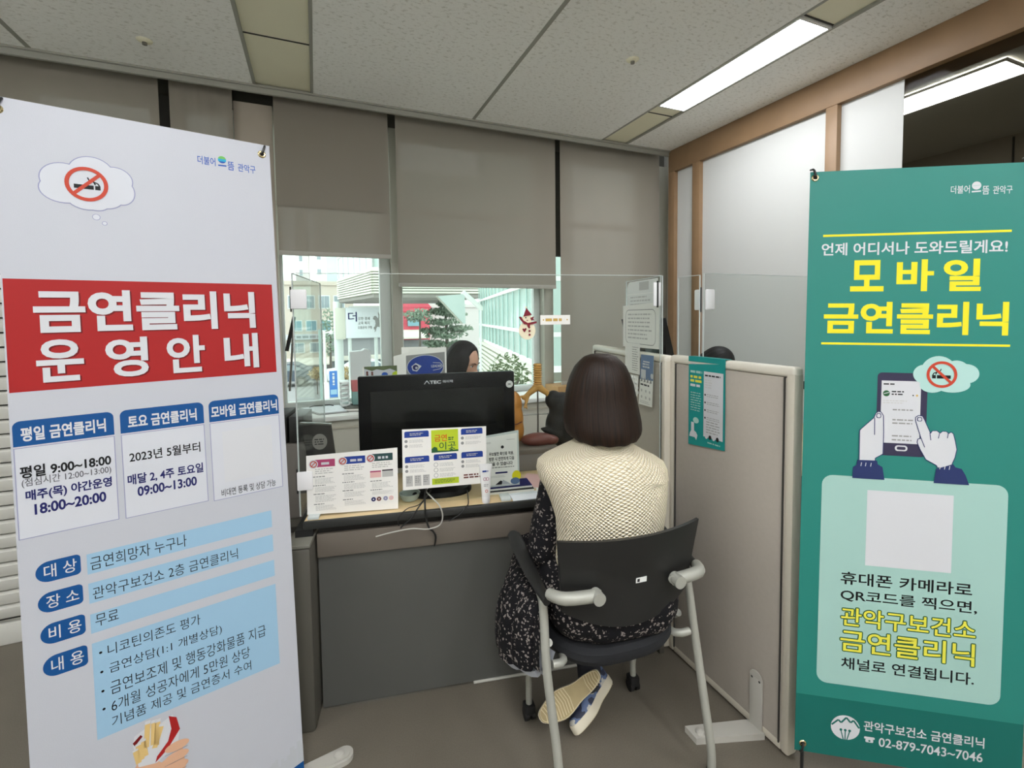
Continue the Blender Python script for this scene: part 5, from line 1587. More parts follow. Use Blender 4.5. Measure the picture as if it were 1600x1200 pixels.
# hair: smooth bob
prof = [(1.352, .030, .004), (1.344, .052, .004), (1.330, .068, .006), (1.313, .083, .008), (1.282, .098, .012), (1.252, .108, .014), (1.221, .115, .015), (1.19, .120, .013), (1.16, .124, .01), (1.135, .1265, .006), (1.112, .1255, .002), (1.096, .120, -.001), (1.085, .110, -.003)]
rings = []
rnd = random.Random(11)
ph = [rnd.random() * 6.28 for _ in range(6)]
NH = 96
for j, (z, rx_, cy) in enumerate(prof):
    q = j / (len(prof) - 1)
    ry_ = rx_ * (.98 if j < 6 else .93)
    def fn(a, x, y, q=q, z=z):
        k = 1 + (.006 + .010 * q) * (math.sin(a * 17 + ph[0]) * .22 + math.sin(a * 29 + ph[1] + q) * .2 + math.sin(a * 7 + ph[2]) * .5)
        dz = -.012 * max(0, -math.sin(a)) * q * q + .0015 * math.sin(a * 13 + ph[3]) * q ** 4
        x *= k; y *= k
        # open at the front so the face shows
        if math.sin(a) > .45 and z < 1.315:
            y = min(y, .062 + .02 * (1 - q)) * 1.0
            y *= .35 + .25 * (1 - q) if abs(x) < .055 else 1
        return x, y, dz
    rings.append(ring_pts(VF, -.012 + .012 * q, cy - .008, z, rx_ * 1.01, ry_, NH, 1.0, fn))
cap_top = [VF(-.018, -.004, 1.358)]
inner = []
for z, rx_ in ((1.10, .10), (1.16, .085)):
    inner.append(ring_pts(VF, -.012, -.01, z, rx_, rx_ * .9, NH))
b = MB().loft(rings + inner, 'hair_brown', caps=(True, True), uvs=lambda i, k: (k / NH, i / 15))
obj('hair', b, pv, label='dark brown bob, chin length', sharp=80)
# vest
vp = [(.545, .190, .128, .008, .0), (.60, .184, .125, .01, .0), (.68, .180, .120, .014, -.005), (.76, .183, .120, .016, -.008), (.83, .189, .123, .015, -.012), (.89, .199, .126, .008, -.014), (.935, .210, .125, .001, -.014), (.970, .219, .118, -.003, -.014), (1.000, .222, .108, -.008, -.015), (1.025, .214, .095, -.012, -.017), (1.042, .192, .082, -.014, -.018), (1.056, .155, .072, -.013, -.02), (1.068, .112, .066, -.012, -.02), (1.080, .084, .062, -.010, -.02), (1.100, .074, .060, -.010, -.02)]
rings, acc = [], []
L0 = 0
for j, (z, rx_, ry_, cx, cy) in enumerate(vp):
    def fn(a, x, y, z=z):
        dz = 0
        if z > .96 and x > 0: dz = -.035 * min(1, max(0, x - .05) / .12)      # right shoulder sits lower
        if z > .96 and x < 0: dz = -.010 * min(1, max(0, -x - .05) / .12)
        k = 1 + .012 * math.sin(3 * a + z * 18) * (1 if z < .9 else 0)
        return x * k, y * k, dz
    rings.append(ring_pts(VF, cx, cy, z, rx_, ry_, 72, .82, fn))
    if j: L0 += math.hypot(z - vp[j - 1][0], rx_ - vp[j - 1][1])
    acc.append(L0)
def vuv(i, k):
    a = k / 72
    return (a * 1.02, acc[i])
obj('vest', MB().loft(rings, 'knit_cream', caps=(False, False), uvs=vuv), pv, label='cream waffle-knit vest')
b = MB()
for s_, pth in ((1, [(.175, -.1, .94), (.208, -.02, .99)]),): pass
ah = []
for k in range(20):
    a = 2 * math.pi * k / 20
    ah.append(VF(-.216 + .014 * math.cos(a) * 0 + .012 * (1 - math.sin(a)), -.012 + .082 * math.cos(a), .935 + .105 * math.sin(a)))
ah.append(ah[0])
# dress: sleeves, skirt over the lap and the fold hanging at the left
b = MB()
b.capsule(VF, (-.155, .0, .965), (-.195, .05, .735), .055, .05, 'floral_black'); b.capsule(VF, (-.19, .05, .735), (-.125, .215, .665), .050, .043, 'floral_black')
b.capsule(VF, (-.188, .03, .80), (-.20, .035, .70), .052, .05, 'floral_black')
b.capsule(VF, (.145, .01, .92), (.18, .08, .725), .055, .048, 'floral_black'); b.capsule(VF, (.185, .08, .725), (.085, .225, .665), .048, .042, 'floral_black')
b.capsule(VF, (-.10, -.05, .56), (.12, -.05, .55), .115, .115, 'floral_black'); b.capsule(VF, (-.06, -.10, .515), (.13, -.10, .515), .062, .058, 'floral_black')
b.capsule(VF, (-.14, .0, .58), (.0, .0, .60), .10, .11, 'floral_black')
b.capsule(VF, (-.10, .0, .545), (-.16, .36, .535), .105, .075, 'floral_black'); b.capsule(VF, (.09, .0, .545), (.07, .36, .535), .105, .075, 'floral_black')
b.capsule(VF, (-.04, .02, .545), (-.04, .36, .54), .10, .075, 'floral_black')
sk = remesh(b, .010, 'floral_black', 6)
# hanging fold: a pleated fan of cloth from the lap's left edge
NF, NR = 40, 14
rings = []
for j in range(NR + 1):
    q = j / NR
    ring = []
    for i in range(NF + 1):
        s_ = i / NF
        # top edge runs back to front along the thigh, hem sags below the seat
        top = Vector((-.165 - .02 * s_, -.10 + .40 * s_, .60 - .02 * s_))
        sag = .20 + .05 * math.sin(s_ * 3.0)
        out = .15 * math.sin(q * 1.75) * (.55 + .6 * math.sin(math.pi * min(1, s_ * 1.1)))
        x = top.x - out - .012 * q * math.sin(s_ * 34 + 1.0)
        y = top.y + .018 * q * math.sin(s_ * 34) - .02 * q
        z = top.z + .03 * math.sin(q * 3.14) - sag * q * q
        ring.append(VF(x, y, z))
    rings.append(ring)
sk.loft(rings, 'floral_black', caps=(False, False), closed=False)
rin = [[p + u_ * .012 - Vector((0, 0, .004)) for p in r] for r in rings]
dr = obj('dress', sk, pv, label='black dress with small pale flowers')
obj('lining', MB().loft([[p + u_ * .010 for p in rings[-1]], [p + u_ * .022 - Vector((0, 0, .022)) for p in rings[-1]], [p + u_ * .05 - Vector((0, 0, .012)) for p in rings[-3]]], 'lining_grey', caps=(False, False), closed=False), dr, label='grey lining showing at the hem')

b = MB()
b.capsule(VF, (.06, .36, .515), AN1, .060, .040, 'trousers_dark'); b.capsule(VF, (-.12, .36, .515), AN2, .060, .040, 'trousers_dark')
obj('stockings', remesh(b, .008, 'trousers_dark', 4), pv, label='dark stockings')
# shoes
def shoe(f, parent, label):
    """sole in the xy plane, toe towards +y, heel at y = 0, upper rises to +z"""
    def outline(sc=1.0, n=44):
        P_ = []
        for i in range(n):
            a = 2 * math.pi * i / n
            y = .128 + .128 * math.sin(a)
            k = y / .256
            hw = .031 + .014 * math.exp(-((k - .70) / .22) ** 2) - .003 * math.exp(-((k - .38) / .12) ** 2)
            x = math.copysign(abs(math.cos(a)) ** .62, math.cos(a)) * hw + .006 * math.sin(k * 3.0) - .003
            P_.append((x * sc, .128 + (y - .128) * sc))
        return P_
    sh = MB()
    O = outline()
    so = MB()
    so.loft([[f(x * .96, .128 + (y - .128) * .985, -.012) for x, y in O], [f(x, y, -.006) for x, y in O], [f(x, y, .012) for x, y in O], [f(x * .97, .128 + (y - .128) * .985, .018) for x, y in O]], 'midsole_white')
    up = MB()
    R = []
    for k, z in enumerate((.014, .03, .045, .058, .068)):
        q = k / 4
        ring = []
        for x, y in O:
            yk = y / .256
            hz = .075 - .035 * min(1, max(0, (yk - .30) / .6))
            yy = .128 + (y - .128) * (.97 - .04 * q)
            if y > .128: yy = .128 + (y - .128) * (.97 - .30 * q * q)
            ring.append(f(x * (.97 - .36 * q * q), yy, .014 + (hz - .014) * (q ** .8)))
        R.append(ring)
    up.loft(R, 'shoe_blue')
    s_ = obj('shoe', up, parent, label=label)
    s2 = obj('sole', so, s_, label='worn tan rubber sole')
    tr = MB().poly(f, outline(.97), -.0126, 'sole_tan')
    # tread: wavy raised ridges at toe and heel
    for k in range(11):
        y0 = .135 + k * .0098
        hw = .034 - max(0, (y0 - .19)) * .28
        pts = [f(-hw + 2 * hw * i / 8 + .002, y0 + .006 * abs(i - 4) / 4 - .004, -.0135) for i in range(9)]
        tr.tube(pts, .0016, 'sole_groove', 6)
    for k in range(5):
        y0 = .018 + k * .0098
        hw = .022 + k * .001
        tr.tube([f(-hw + 2 * hw * i / 6, y0 - .004 * abs(i - 3) / 3 + .003, -.0135) for i in range(7)], .0015, 'sole_groove', 6)
    for P_ in (outline(.93),):
        tr.tube([f(x, y, -.0133) for x, y in P_ + P_[:1]], .0013, 'sole_groove', 6)
    obj('tread', tr, s_, label='tan patterned tread')
# first foot: resting on its toes, sole to the camera; second lies on its side behind it
def look_frame(toe, heel, nrm, s=1.0):
    y = (toe - heel).normalized(); n = nrm - y * nrm.dot(y); n.normalize()
    x = y.cross(n)
    return F(heel, x * s, y * s, n * s)
toe1, heel1 = SHOE1
shoe(look_frame(toe1, heel1, SHOE1N), pv, 'trainer with its worn sole turned to the camera')
toe2, heel2 = SHOE2
shoe(look_frame(toe2, heel2, SHOE2N), pv, 'blue and white trainer lying on its side')

# ---------------- the adviser behind the monitor
ao = DK(.69, 1.02, 0)
AF = F(ao, u_, v_).sub(0, 0, 0, rad(180 + 56))      # faces the visitor's right
pa = thing('person', 'dark-haired person behind the black monitor, face half hidden', 'person', ao, YAW + rad(236))
AFh = F(DK(.675, .97, 1.215), AF.ex, (AF.ey * .93 - Vector((0, 0, 1)) * .36), (AF.ey * .36 + Vector((0, 0, 1)) * .93))
b = head_mesh(AFh)
b.capsule(AF, (0, .02, 1.15), (0, -.03, 1.0), .048, .055, 'skin')
b.capsule(AF, (-.12, -.04, .92), (.12, -.04, .92), .08, .08, 'skin'); b.capsule(AF, (0, -.04, .92), (0, -.06, .60), .12, .12, 'skin'); b.capsule(AF, (-.09, -.05, .54), (.09, -.05, .54), .10, .10, 'skin')
for s_ in (-1, 1):
    b.capsule(AF, (s_ * .17, -.04, .96), (s_ * .215, .06, .74), .045, .037, 'skin'); b.capsule(AF, (s_ * .215, .06, .74), (s_ * .09, .2, .80), .036, .026, 'skin')
    hand(b, AF, (s_ * .09, .2, .80), (-s_ * .4, .9, -.15), s_, .7)
    b.capsule(AF, (s_ * .09, -.05, .53), (s_ * .10, .12, .53), .08, .06, 'skin'); b.capsule(AF, (s_ * .10, .12, .50), (s_ * .10, .08, .10), .05, .036, 'skin'); b.capsule(AF, (s_ * .10, .06, .05), (s_ * .10, .20, .04), .04, .035, 'skin')
body = obj('body', remesh(b, .007, 'skin', 2), pa)
face_parts(AFh, body)
def long_hair(f, parent, m, lengths=(-.20,), part=0):
    rings = []
    n = 72
    for j in range(16):
        q = j / 15
        ring = []
        for i in range(n):
            a = 2 * math.pi * i / n
            th = q * 2.0
            if q < .5:
                ph_ = q / .5 * math.pi / 2
                rr_ = math.sin(ph_); z = .122 * math.cos(ph_) + .005
            else:
                rr_ = 1.0 + .06 * (q - .5); z = -(q - .5) / .5 * .21 + .005
            x = .091 * rr_ * math.cos(a); y = -.006 + .108 * rr_ * math.sin(a)
            k = 1 + .012 * math.sin(19 * a) + .01 * math.sin(31 * a + 2)
            x *= k; y *= k
            if math.sin(a) > .35 and z < .088:
                # hair swept aside from the face
                lim = .06 - .5 * max(0, .088 - z) * .6
                edge = .044 + .09 * max(0, .07 - abs(z - .02)) * 0
                if abs(x) < .060: y = min(y, .052)
            ring.append(f(x, y, z))
        rings.append(ring)
    obj('hair', MB().loft(rings, m, caps=(True, True), uvs=lambda i, k: (k / n, i / 15)), parent, label='straight black hair', sharp=80)
long_hair(AFh, pa, 'hair_black')
b = MB()
b.capsule(AF, (-.12, -.04, .92), (.12, -.04, .92), .092, .092, 'shirt_blue'); b.capsule(AF, (0, -.04, .92), (0, -.06, .60), .135, .14, 'shirt_blue'); b.capsule(AF, (-.09, -.05, .55), (.09, -.05, .55), .115, .115, 'shirt_blue')
for s_ in (-1, 1):
    b.capsule(AF, (s_ * .165, -.04, .965), (s_ * .215, .06, .74), .057, .05, 'shirt_blue'); b.capsule(AF, (s_ * .215, .06, .74), (s_ * .11, .17, .785), .048, .042, 'shirt_blue')
obj('shirt', remesh(b, .01, 'shirt_blue', 5), pa, label='blue grey shirt')
b = MB()
for s_ in (-1, 1):
    b.capsule(AF, (s_ * .09, -.05, .53), (s_ * .10, .12, .53), .092, .072, 'trousers_dark'); b.capsule(AF, (s_ * .10, .12, .50), (s_ * .10, .08, .12), .066, .052, 'trousers_dark')
obj('trousers', remesh(b, .01, 'trousers_dark', 4), pa)
t = thing('office_chair', 'dark office chair under the person behind the monitor', 'chair', AF(0, -.06, 0), YAW + rad(236))
obj('seat', MB().box(AF, -.22, .22, -.27, .16, .36, .42, 'seat_fabric', .025), t); obj('backrest', MB().box(AF, -.2, .2, -.31, -.26, .52, .92, 'seat_fabric', .025), t)
obj('column', MB().tube([AF(0, -.06, .06), AF(0, -.06, .36)], .025, 'plastic_black', 14).box(AF, -.03, .03, -.30, -.27, .38, .56, 'plastic_black', .008), t)
for k in range(5):
    a = 2 * math.pi * k / 5
    obj('leg', MB().tube([AF(0, -.06, .08), AF(.26 * math.cos(a), -.06 + .26 * math.sin(a), .055)], [.025, .014], 'plastic_black', 10).ball(AF, (.27 * math.cos(a), -.06 + .27 * math.sin(a), .028), (.026, .026, .028), 'rubber', 12, 8), t)

# ---------------- someone in the next booth: the top of a head over the partition
no = Vector((2.54, 2.45, 0))
NFm = F(no, (.94, .34, 0), (-.34, .94, 0)).sub(0, 0, 0, rad(180))
pn_ = thing('person', 'person in the next booth, only the black hair showing over the partition', 'person', no, math.atan2(NFm.ex.y, NFm.ex.x))
NFh = F(NFm(0, .05, 1.135), NFm.ex, NFm.ey * .62 - Vector((0, 0, .78)), NFm.ey * .78 + Vector((0, 0, .62)))
b = head_mesh(NFh)
b.capsule(NFm, (0, -.01, 1.04), (0, -.03, .93), .048, .055, 'skin'); b.capsule(NFm, (-.12, -.03, .87), (.12, -.03, .87), .08, .08, 'skin'); b.capsule(NFm, (0, -.03, .87), (0, -.04, .56), .12, .12, 'skin'); b.capsule(NFm, (-.09, -.04, .52), (.09, -.04, .52), .1, .1, 'skin')
for s_ in (-1, 1):
    b.capsule(NFm, (s_ * .17, -.03, .91), (s_ * .21, .08, .70), .045, .037, 'skin'); b.capsule(NFm, (s_ * .21, .08, .70), (s_ * .09, .24, .775), .036, .026, 'skin'); hand(b, NFm, (s_ * .09, .24, .78), (-s_ * .3, .95, -.05), s_, .5)
    b.capsule(NFm, (s_ * .09, -.04, .51), (s_ * .09, .32, .51), .075, .055, 'skin'); b.capsule(NFm, (s_ * .09, .32, .49), (s_ * .09, .28, .09), .05, .036, 'skin'); b.capsule(NFm, (s_ * .09, .27, .045), (s_ * .09, .41, .04), .04, .034, 'skin')
body = obj('body', remesh(b, .009, 'skin', 2), pn_)
face_parts(NFh, body)
long_hair(NFh, pn_, 'hair_black')
b = MB()
b.capsule(NFm, (-.12, -.03, .87), (.12, -.03, .87), .092, .092, 'shirt_dark'); b.capsule(NFm, (0, -.03, .87), (0, -.04, .56), .135, .135, 'shirt_dark'); b.capsule(NFm, (-.09, -.04, .53), (.09, -.04, .53), .115, .115, 'shirt_dark')
for s_ in (-1, 1): b.capsule(NFm, (s_ * .165, -.03, .915), (s_ * .21, .08, .70), .057, .05, 'shirt_dark'); b.capsule(NFm, (s_ * .21, .08, .70), (s_ * .11, .21, .765), .048, .04, 'shirt_dark'); b.capsule(NFm, (s_ * .09, -.04, .52), (s_ * .09, .32, .51), .088, .068, 'shirt_dark'); b.capsule(NFm, (s_ * .09, .32, .49), (s_ * .09, .28, .11), .064, .05, 'shirt_dark')
obj('clothes', remesh(b, .011, 'shirt_dark', 4), pn_)
t = thing('stool', 'stool under the person in the next booth', 'stool', NFm(0, -.04, 0), 0)
obj('seat', MB().lathe(F(NFm(0, -.02, 0)), [(.01, .36), (.19, .365), (.2, .39), (.19, .41), (.01, .412)], 'seat_fabric', 28), t)
for k in range(4):
    a = math.pi / 4 + k * math.pi / 2
    obj('leg', MB().tube([NFm(.12 * math.cos(a), -.02 + .12 * math.sin(a), .37), NFm(.19 * math.cos(a), -.02 + .19 * math.sin(a), .005)], .012, 'paint_silver', 10), t)
# next booth's desk and monitor
t = thing('desk', 'neighbouring desk hidden behind the beige partition', 'desk', (2.1, 1.62, 0))
obj('worktop', MB().box(WORLD, 1.56, 2.95, 1.43, 2.12, .72, TOP, 'worktop_wood', .003), t)
for x in (1.60, 2.9): obj('leg', MB().box(WORLD, x, x + .03, 1.45, 2.10, 0, .72, 'leg_dark', .004), t)
t = thing('monitor', 'black monitor seen edge-on in the next booth beyond the acrylic', 'monitor', (1.72, 1.74, TOP))
pf = F((0, 1.78, 0), (1, 0, 0), (0, 0, 1), (0, 1, 0))
obj('housing', MB().poly(pf, [(1.560, 1.463), (1.605, 1.31), (1.632, 1.20), (1.70, .96), (1.665, .95), (1.60, 1.17), (1.52, 1.455)], 0, 'plastic_black', .30), t)
obj('screen', MB().poly(pf, [(1.563, 1.457), (1.698, .966), (1.701, .967), (1.566, 1.458)], .01, 'screen_black', .28), t, label='dark screen')
obj('neck', MB().poly(pf, [(1.60, TOP + .01), (1.64, TOP + .01), (1.64, 1.08), (1.62, 1.12), (1.60, 1.10)], .12, 'plastic_black', .06), t)
obj('base', MB().box(WORLD, 1.575, 1.76, 1.83, 2.03, TOP, TOP + .015, 'plastic_black', .005), t)

tag(obj('floor_cable', MB().tube([DK(.80, .026, .008), DK(1.0, .024, .008), DK(1.16, .02, .008)], .006, 'cable_white', 8).tube([DK(.60, .03, .007), DK(.80, .026, .008)], .006, 'cable_white', 8)), 'white cable cover along the foot of the desk panel', 'cable')
# ================================================================== OUTDOORS (second floor: the street lies 4 m below)
GZ = -4.0
struct('street', MB().box(WORLD, -60, 80, 4.2, 140, GZ - .2, GZ, 'paving').box(WORLD, -60, 80, 30, 42, GZ, GZ + .02, 'asphalt'))
def windows(b_parent, f, rows, cols, x0, x1, z0, z1, m='pane_blue', fx=.65, fz=.55):
    for r in range(rows):
        for c in range(cols):
            wx = (x1 - x0) / cols; wz = (z1 - z0) / rows
            a = x0 + c * wx + wx * (1 - fx) / 2; q = z0 + r * wz + wz * (1 - fz) / 2
            w = obj('window', MB().box(f, a - .08, a + wx * fx + .08, -.06, .05, q - .08, q + wz * fz + .08, 'frame_pale'), b_parent)
            obj('pane', MB().box(f, a, a + wx * fx * .48, -.08, -.03, q, q + wz * fz, m).box(f, a + wx * fx * .52, a + wx * fx, -.08, -.03, q, q + wz * fz, m), w)
def building(name, label, x0, x1, y, z1, depth, m, group=None):
    t = thing(name, label, 'building', ((x0 + x1) / 2, y + depth / 2, GZ), 0, group)
    obj('wall', MB().box(WORLD, x0, x1, y, y + depth, GZ, z1, m), t)
    obj('parapet', MB().box(WORLD, x0 - .15, x1 + .15, y - .15, y + depth + .15, z1, z1 + .35, m), t)
    return t
t = building('office_building', 'beige street building with blue windows, left in the window view', -2.9, 3.2, 45, 4.45, 12, 'stone_beige')
f = F((0, 45, 0))
windows(t, f, 1, 4, -2.4, 2.6, 2.0, 3.9, 'pane_dark'); windows(t, f, 1, 4, -2.2, 2.6, .1, 1.6, 'pane_blue'); windows(t, f, 1, 3, -2.4, 2.4, -1.8, -.4, 'pane_dark')
obj('shop_sign', MB().box(f, -2.5, 2.6, -.35, -.05, -.35, .10, 'print_white').lines(F((0, 44.64, 0), (1, 0, 0), (0, 0, 1), (0, -1, 0)), -2.2, -.28, 2.3, .03, 1, 0, 'shop_dark', .7, 3), t)
obj('awning', MB().poly(F((0, 45, 0), (0, -1, 0), (0, 0, 1), (1, 0, 0)), [(0, -2.0), (1.1, -2.5), (1.1, -2.6), (0, -2.5)], -2.6, 'awning', 5.0), t)
obj('shopfront', MB().box(f, -2.6, 2.6, -.06, 0, GZ, -2.6, 'shop_dark'), t)
t = building('tower_block', 'pale tower block far off at the left of the window view', -3.2, -.9, 95, 24, 10, 'tower_pale', 'far tower blocks')
windows(t, F((0, 95, 0)), 6, 1, -3.0, -1.6, 6, 22, 'pane_dark', .35, .4)
t = building('tower_block', 'pale tower block far off, right of the other one', .2, 2.4, 92, 24, 10, 'tower_pale', 'far tower blocks')
windows(t, F((0, 92, 0)), 6, 1, .2, 1.4, 6, 22, 'pane_dark', .5, .35)
tg = building('glass_tower', 'pale green glass building between the towers and the louvred wing', 1.4, 4.4, 62, 15, 8, 'pane_green')
# the clinic's own wing: cream louvred band under glass
t = thing('clinic_wing', 'cream louvred building wing with green glass above, across the window tops', 'building', (4, 22, 0))
P1, P2, P3 = Vector((1.05, 24, 0)), Vector((2.0, 18, 0)), Vector((6.4, 17.6, 0))
def facade(P, Q, z0, z1, name, m, n=0, gapm='siding_gap'):
    d = (Q - P); L_ = d.length; d.normalize()
    f = F(P, d, Vector((-d.y, d.x, 0)))
    b = MB().box(f, 0, L_, 0, .4, z0, z1, m if not n else gapm)
    if n:
        h = (z1 - z0) / n
        for k in range(n): b.box(f, 0, L_, -.08, .01, z0 + k * h + h * .34, z0 + (k + 1) * h, m)
    return obj(name, b, t)
facade(P1, P2, 2.36, 3.28, 'louver_band', 'siding_cream', 9); facade(P2, P3, 2.36, 3.28, 'louver_band', 'siding_cream', 9)
facade(P1, P2, 3.36, 7.0, 'glazing', 'pane_green'); facade(P2, P3, 3.36, 7.0, 'glazing', 'pane_green')
facade(P1 - Vector((0, .05, 0)), P2 - Vector((0, .05, 0)), 3.27, 3.37, 'coping', 'sill_white'); facade(P2 - Vector((0, .05, 0)), P3 - Vector((0, .05, 0)), 3.27, 3.37, 'coping', 'sill_white')
b = MB(); slab(b, [P1, P2, P3, Vector((6.4, 26, 0)), Vector((1.5, 26, 0))], 2.24, 2.36, 'soffit'); obj('soffit', b, t)
b = MB()
for P, Q in ((P1, P2), (P2, P3)):
    d = (Q - P); n_ = 6
    for k in range(n_ + 1):
        p = P + d * (k / n_); b.tube([(p.x, p.y - .06, 3.37), (p.x, p.y - .06, 7)], .04, 'frame_pale', 6)
    b.tube([(P.x, P.y - .08, 4.35), (Q.x, Q.y - .08, 4.35)], .05, 'sill_white', 6)
obj('mullion', b, t)
obj('column', MB().tube([(1.0, 24.5, GZ), (1.0, 24.5, 2.3)], .22, 'frame_pale', 12), t)
# right hand wing: green curtain wall over cream louvres
t = thing('curtain_wall', 'green glass curtain wall with cream siding, right in the snowman window', 'building', (4.6, 11, 0))
Q1, Q2 = Vector((5.5, 16, 0)), Vector((3.2, 6.2, 0))
facade(Q1, Q2, GZ, .62, 'louver_band', 'siding_cream', 34); facade(Q1, Q2, .62, .72, 'coping', 'sill_white')
facade(Q1, Q2, .72, 1.16, 'glazing', 'pane_green'); facade(Q1 - Vector((.05, 0, 0)), Q2 - Vector((.05, 0, 0)), 1.16, 1.23, 'coping', 'sill_white'); facade(Q1, Q2, 1.23, 7, 'glazing', 'pane_green')
facade(Q1 - Vector((.06, 0, 0)), Q2 - Vector((.06, 0, 0)), 2.0, 2.07, 'transom', 'sill_white')
b = MB()
d = Q2 - Q1
for k in range(15):
    p = Q1 + d * (k / 14)
    for z0, z1 in ((.72, 1.16), (1.23, 7)): b.tube([(p.x - .03, p.y, z0), (p.x - .03, p.y, z1)], .016, 'pole_green', 6)
obj('mullion', b, t)
t = thing('glass_canopy', 'pale sloping glass canopy with a white beam, beside the curtain wall', 'canopy', (4.6, 15.2, GZ))
b = MB().poly(F((0, 15, 0), (1, 0, 0), (0, 0, 1), (0, -1, 0)), [(3.65, 2.16), (4.6, 2.24), (4.62, 1.25), (4.5, 1.25)], 0, 'canopy_glass', .06)
obj('pane', b, t)
obj('beam', MB().tube([(4.55, 15, 2.3), (5.25, 15, 1.72)], .09, 'sill_white', 8), t); obj('frame', MB().tube([(3.65, 14.95, 2.16), (4.5, 14.95, 1.25)], .03, 'frame_grey', 8).tube([(5.2, 15, 1.7), (5.2, 15.2, GZ)], .06, 'frame_pale', 8), t)
# red shop across the street
t = building('shop_building', 'red shop building across the street, left in the snowman window', 6.2, 9.3, 41, 2.0, 8, 'shop_red')
obj('roof', MB().poly(F((0, 41, 0), (1, 0, 0), (0, 0, 1), (0, -1, 0)), [(6.2, 2.35), (9.5, 2.35), (8.9, 3.0), (6.6, 3.0)], -.2, 'shop_red', .4), t)
obj('sign', MB().box(F((0, 41, 0)), 7.35, 8.4, -.3, -.05, .72, 1.45, 'pane_blue'), t, label='pale blue shop sign')
obj('awning', MB().poly(F((0, 41, 0), (0, -1, 0), (0, 0, 1), (1, 0, 0)), [(0, .4), (1.2, -.2), (1.2, -.35), (0, -.1)], 6.6, 'awning', 2.4), t)
obj('shopfront', MB().box(F((0, 41, 0)), 6.5, 9.2, -.05, 0, GZ, -.5, 'shop_dark'), t)
building('office_building', 'grey low building behind the pine tree', 9.6, 15, 44, 2.4, 10, 'tower_pale')
t = building('shop_building', 'low dark shop behind the white billboard', .9, 4.4, 35, .0, 5, 'shop_dark')
obj('shopfront', MB().box(F((0, 35, 0)), 1.1, 4.2, -.05, 0, GZ, -1.6, 'pane_dark').box(F((0, 35, 0)), .9, 4.4, -.5, 0, -1.5, -1.2, 'awning'), t)
# billboard
t = thing('billboard', 'white billboard with brush lettering and a rider on a horse', 'billboard', (1.9, 24, GZ))
f = F((0, 24, 0), (1, 0, 0), (0, 0, 1), (0, -1, 0))
panel = obj('panel', MB().box(F((0, 24, 0)), 1.33, 3.1, 0, .25, .5, 2.0, 'paper_cool', .01), t)
obj('side_panel', MB().box(F((0, 24, 0)), .84, 1.31, .02, .3, .45, 1.98, 'siding_cream', .01), t)
b = MB().text(f, '더', 1.44, 1.30, 1.85, 1.78, .01, 'print_navy', .01)
b.text(f, '강한 경제', 1.9, 1.37, 2.46, 1.53, .01, 'ink_grey', .02); b.text(f, '교육 복지', 1.9, 1.15, 2.44, 1.31, .01, 'ink_grey', .02); b.text(f, '으뜸관악 구청', 1.88, .93, 2.55, 1.08, .01, 'ink_grey', .02)
obj('lettering', b, panel)
b = MB()
horse = [(2.60, 1.44), (2.66, 1.56), (2.74, 1.58), (2.82, 1.50), (2.90, 1.40), (3.02, 1.36), (3.10, 1.34), (3.09, 1.02), (3.03, .95), (2.95, 1.00), (2.82, 1.04), (2.76, .95), (2.72, .80), (2.67, .76), (2.70, .92), (2.66, .88), (2.63, .99), (2.70, 1.06), (2.73, 1.2), (2.71, 1.36), (2.65, 1.39)]
b.poly(f, horse, .01, 'ink_grey')
b.poly(f, [(2.86, 1.42), (2.88, 1.58), (2.86, 1.66), (2.87, 1.80), (2.91, 1.68), (3.0, 1.60), (3.04, 1.42)], .014, 'print_smoke')
obj('picture', b, panel)
for x in (1.5, 2.75): obj('post', MB().tube([(x, 24.2, GZ), (x, 24.2, .5)], .09, 'frame_pale', 10), t)
obj('top_rail', MB().box(F((0, 24, 0)), 1.5, 2.95, .0, .25, 2.0, 2.08, 'sill_white'), t)
# trees
def leaf_cloud(b, c, r, n, m, size, seed):
    rnd = random.Random(seed)
    for _ in range(n):
        while True:
            d = Vector((rnd.uniform(-1, 1), rnd.uniform(-1, 1), rnd.uniform(-1, 1)))
            if d.length < 1: break
        p = Vector(c) + Vector((d.x * r[0], d.y * r[1], d.z * r[2]))
        a = Vector((rnd.uniform(-1, 1), rnd.uniform(-1, 1), rnd.uniform(-1, 1))).normalized() * size
        q = a.orthogonal().normalized() * size * .5
        b.add([p - a, p + q, p + a, p - q], [(0, 1, 2, 3)], m)
t = thing('pine_tree', 'layered pine tree in the middle of the snowman window', 'tree', (5.8, 22, GZ))
obj('trunk', MB().tube([(5.8, 22, GZ), (5.86, 22, -.5), (5.78, 22, 1.9)], [.14, .1, .04], 'bark', 8, smooth=3), t)
b = MB()
for k, (x, z, r) in enumerate(((5.85, 2.1, .45), (5.5, 1.75, .6), (6.2, 1.6, .65), (5.7, 1.25, .9), (5.2, .85, .7), (6.45, .9, .7), (5.8, .6, 1.1), (5.2, .2, .6), (6.3, .15, .7))):
    leaf_cloud(b, (x, 22, z), (r, r, .16), 170, 'leaf_pine', .13, k)
fo_ = obj('foliage', b, t)
def tree(name, label, x, y, z, r, m, seed, size=.12, trunk=True, n=420):
    t = thing(name, label, 'tree' if trunk else 'shrub', (x, y, GZ))
    if trunk: obj('trunk', MB().tube([(x, y, GZ), (x + .1, y, z)], [.12, .05], 'bark', 8), t)
    else: obj('stem', MB().tube([(x, y, GZ), (x, y, z)], .03, 'bark', 6).tube([(x, y, z - r[2] * .6), (x + r[0] * .5, y, z + r[2] * .3)], .02, 'bark', 6), t)
    b = MB(); leaf_cloud(b, (x, y, z), r, n, m, size, seed); obj('foliage', b, t)
tree('street_tree', 'bare pale tree between the beige building and the billboard', .75, 33, .6, (.55, .6, 1.6), 'leaf_pine', 31, .12, True, 260)
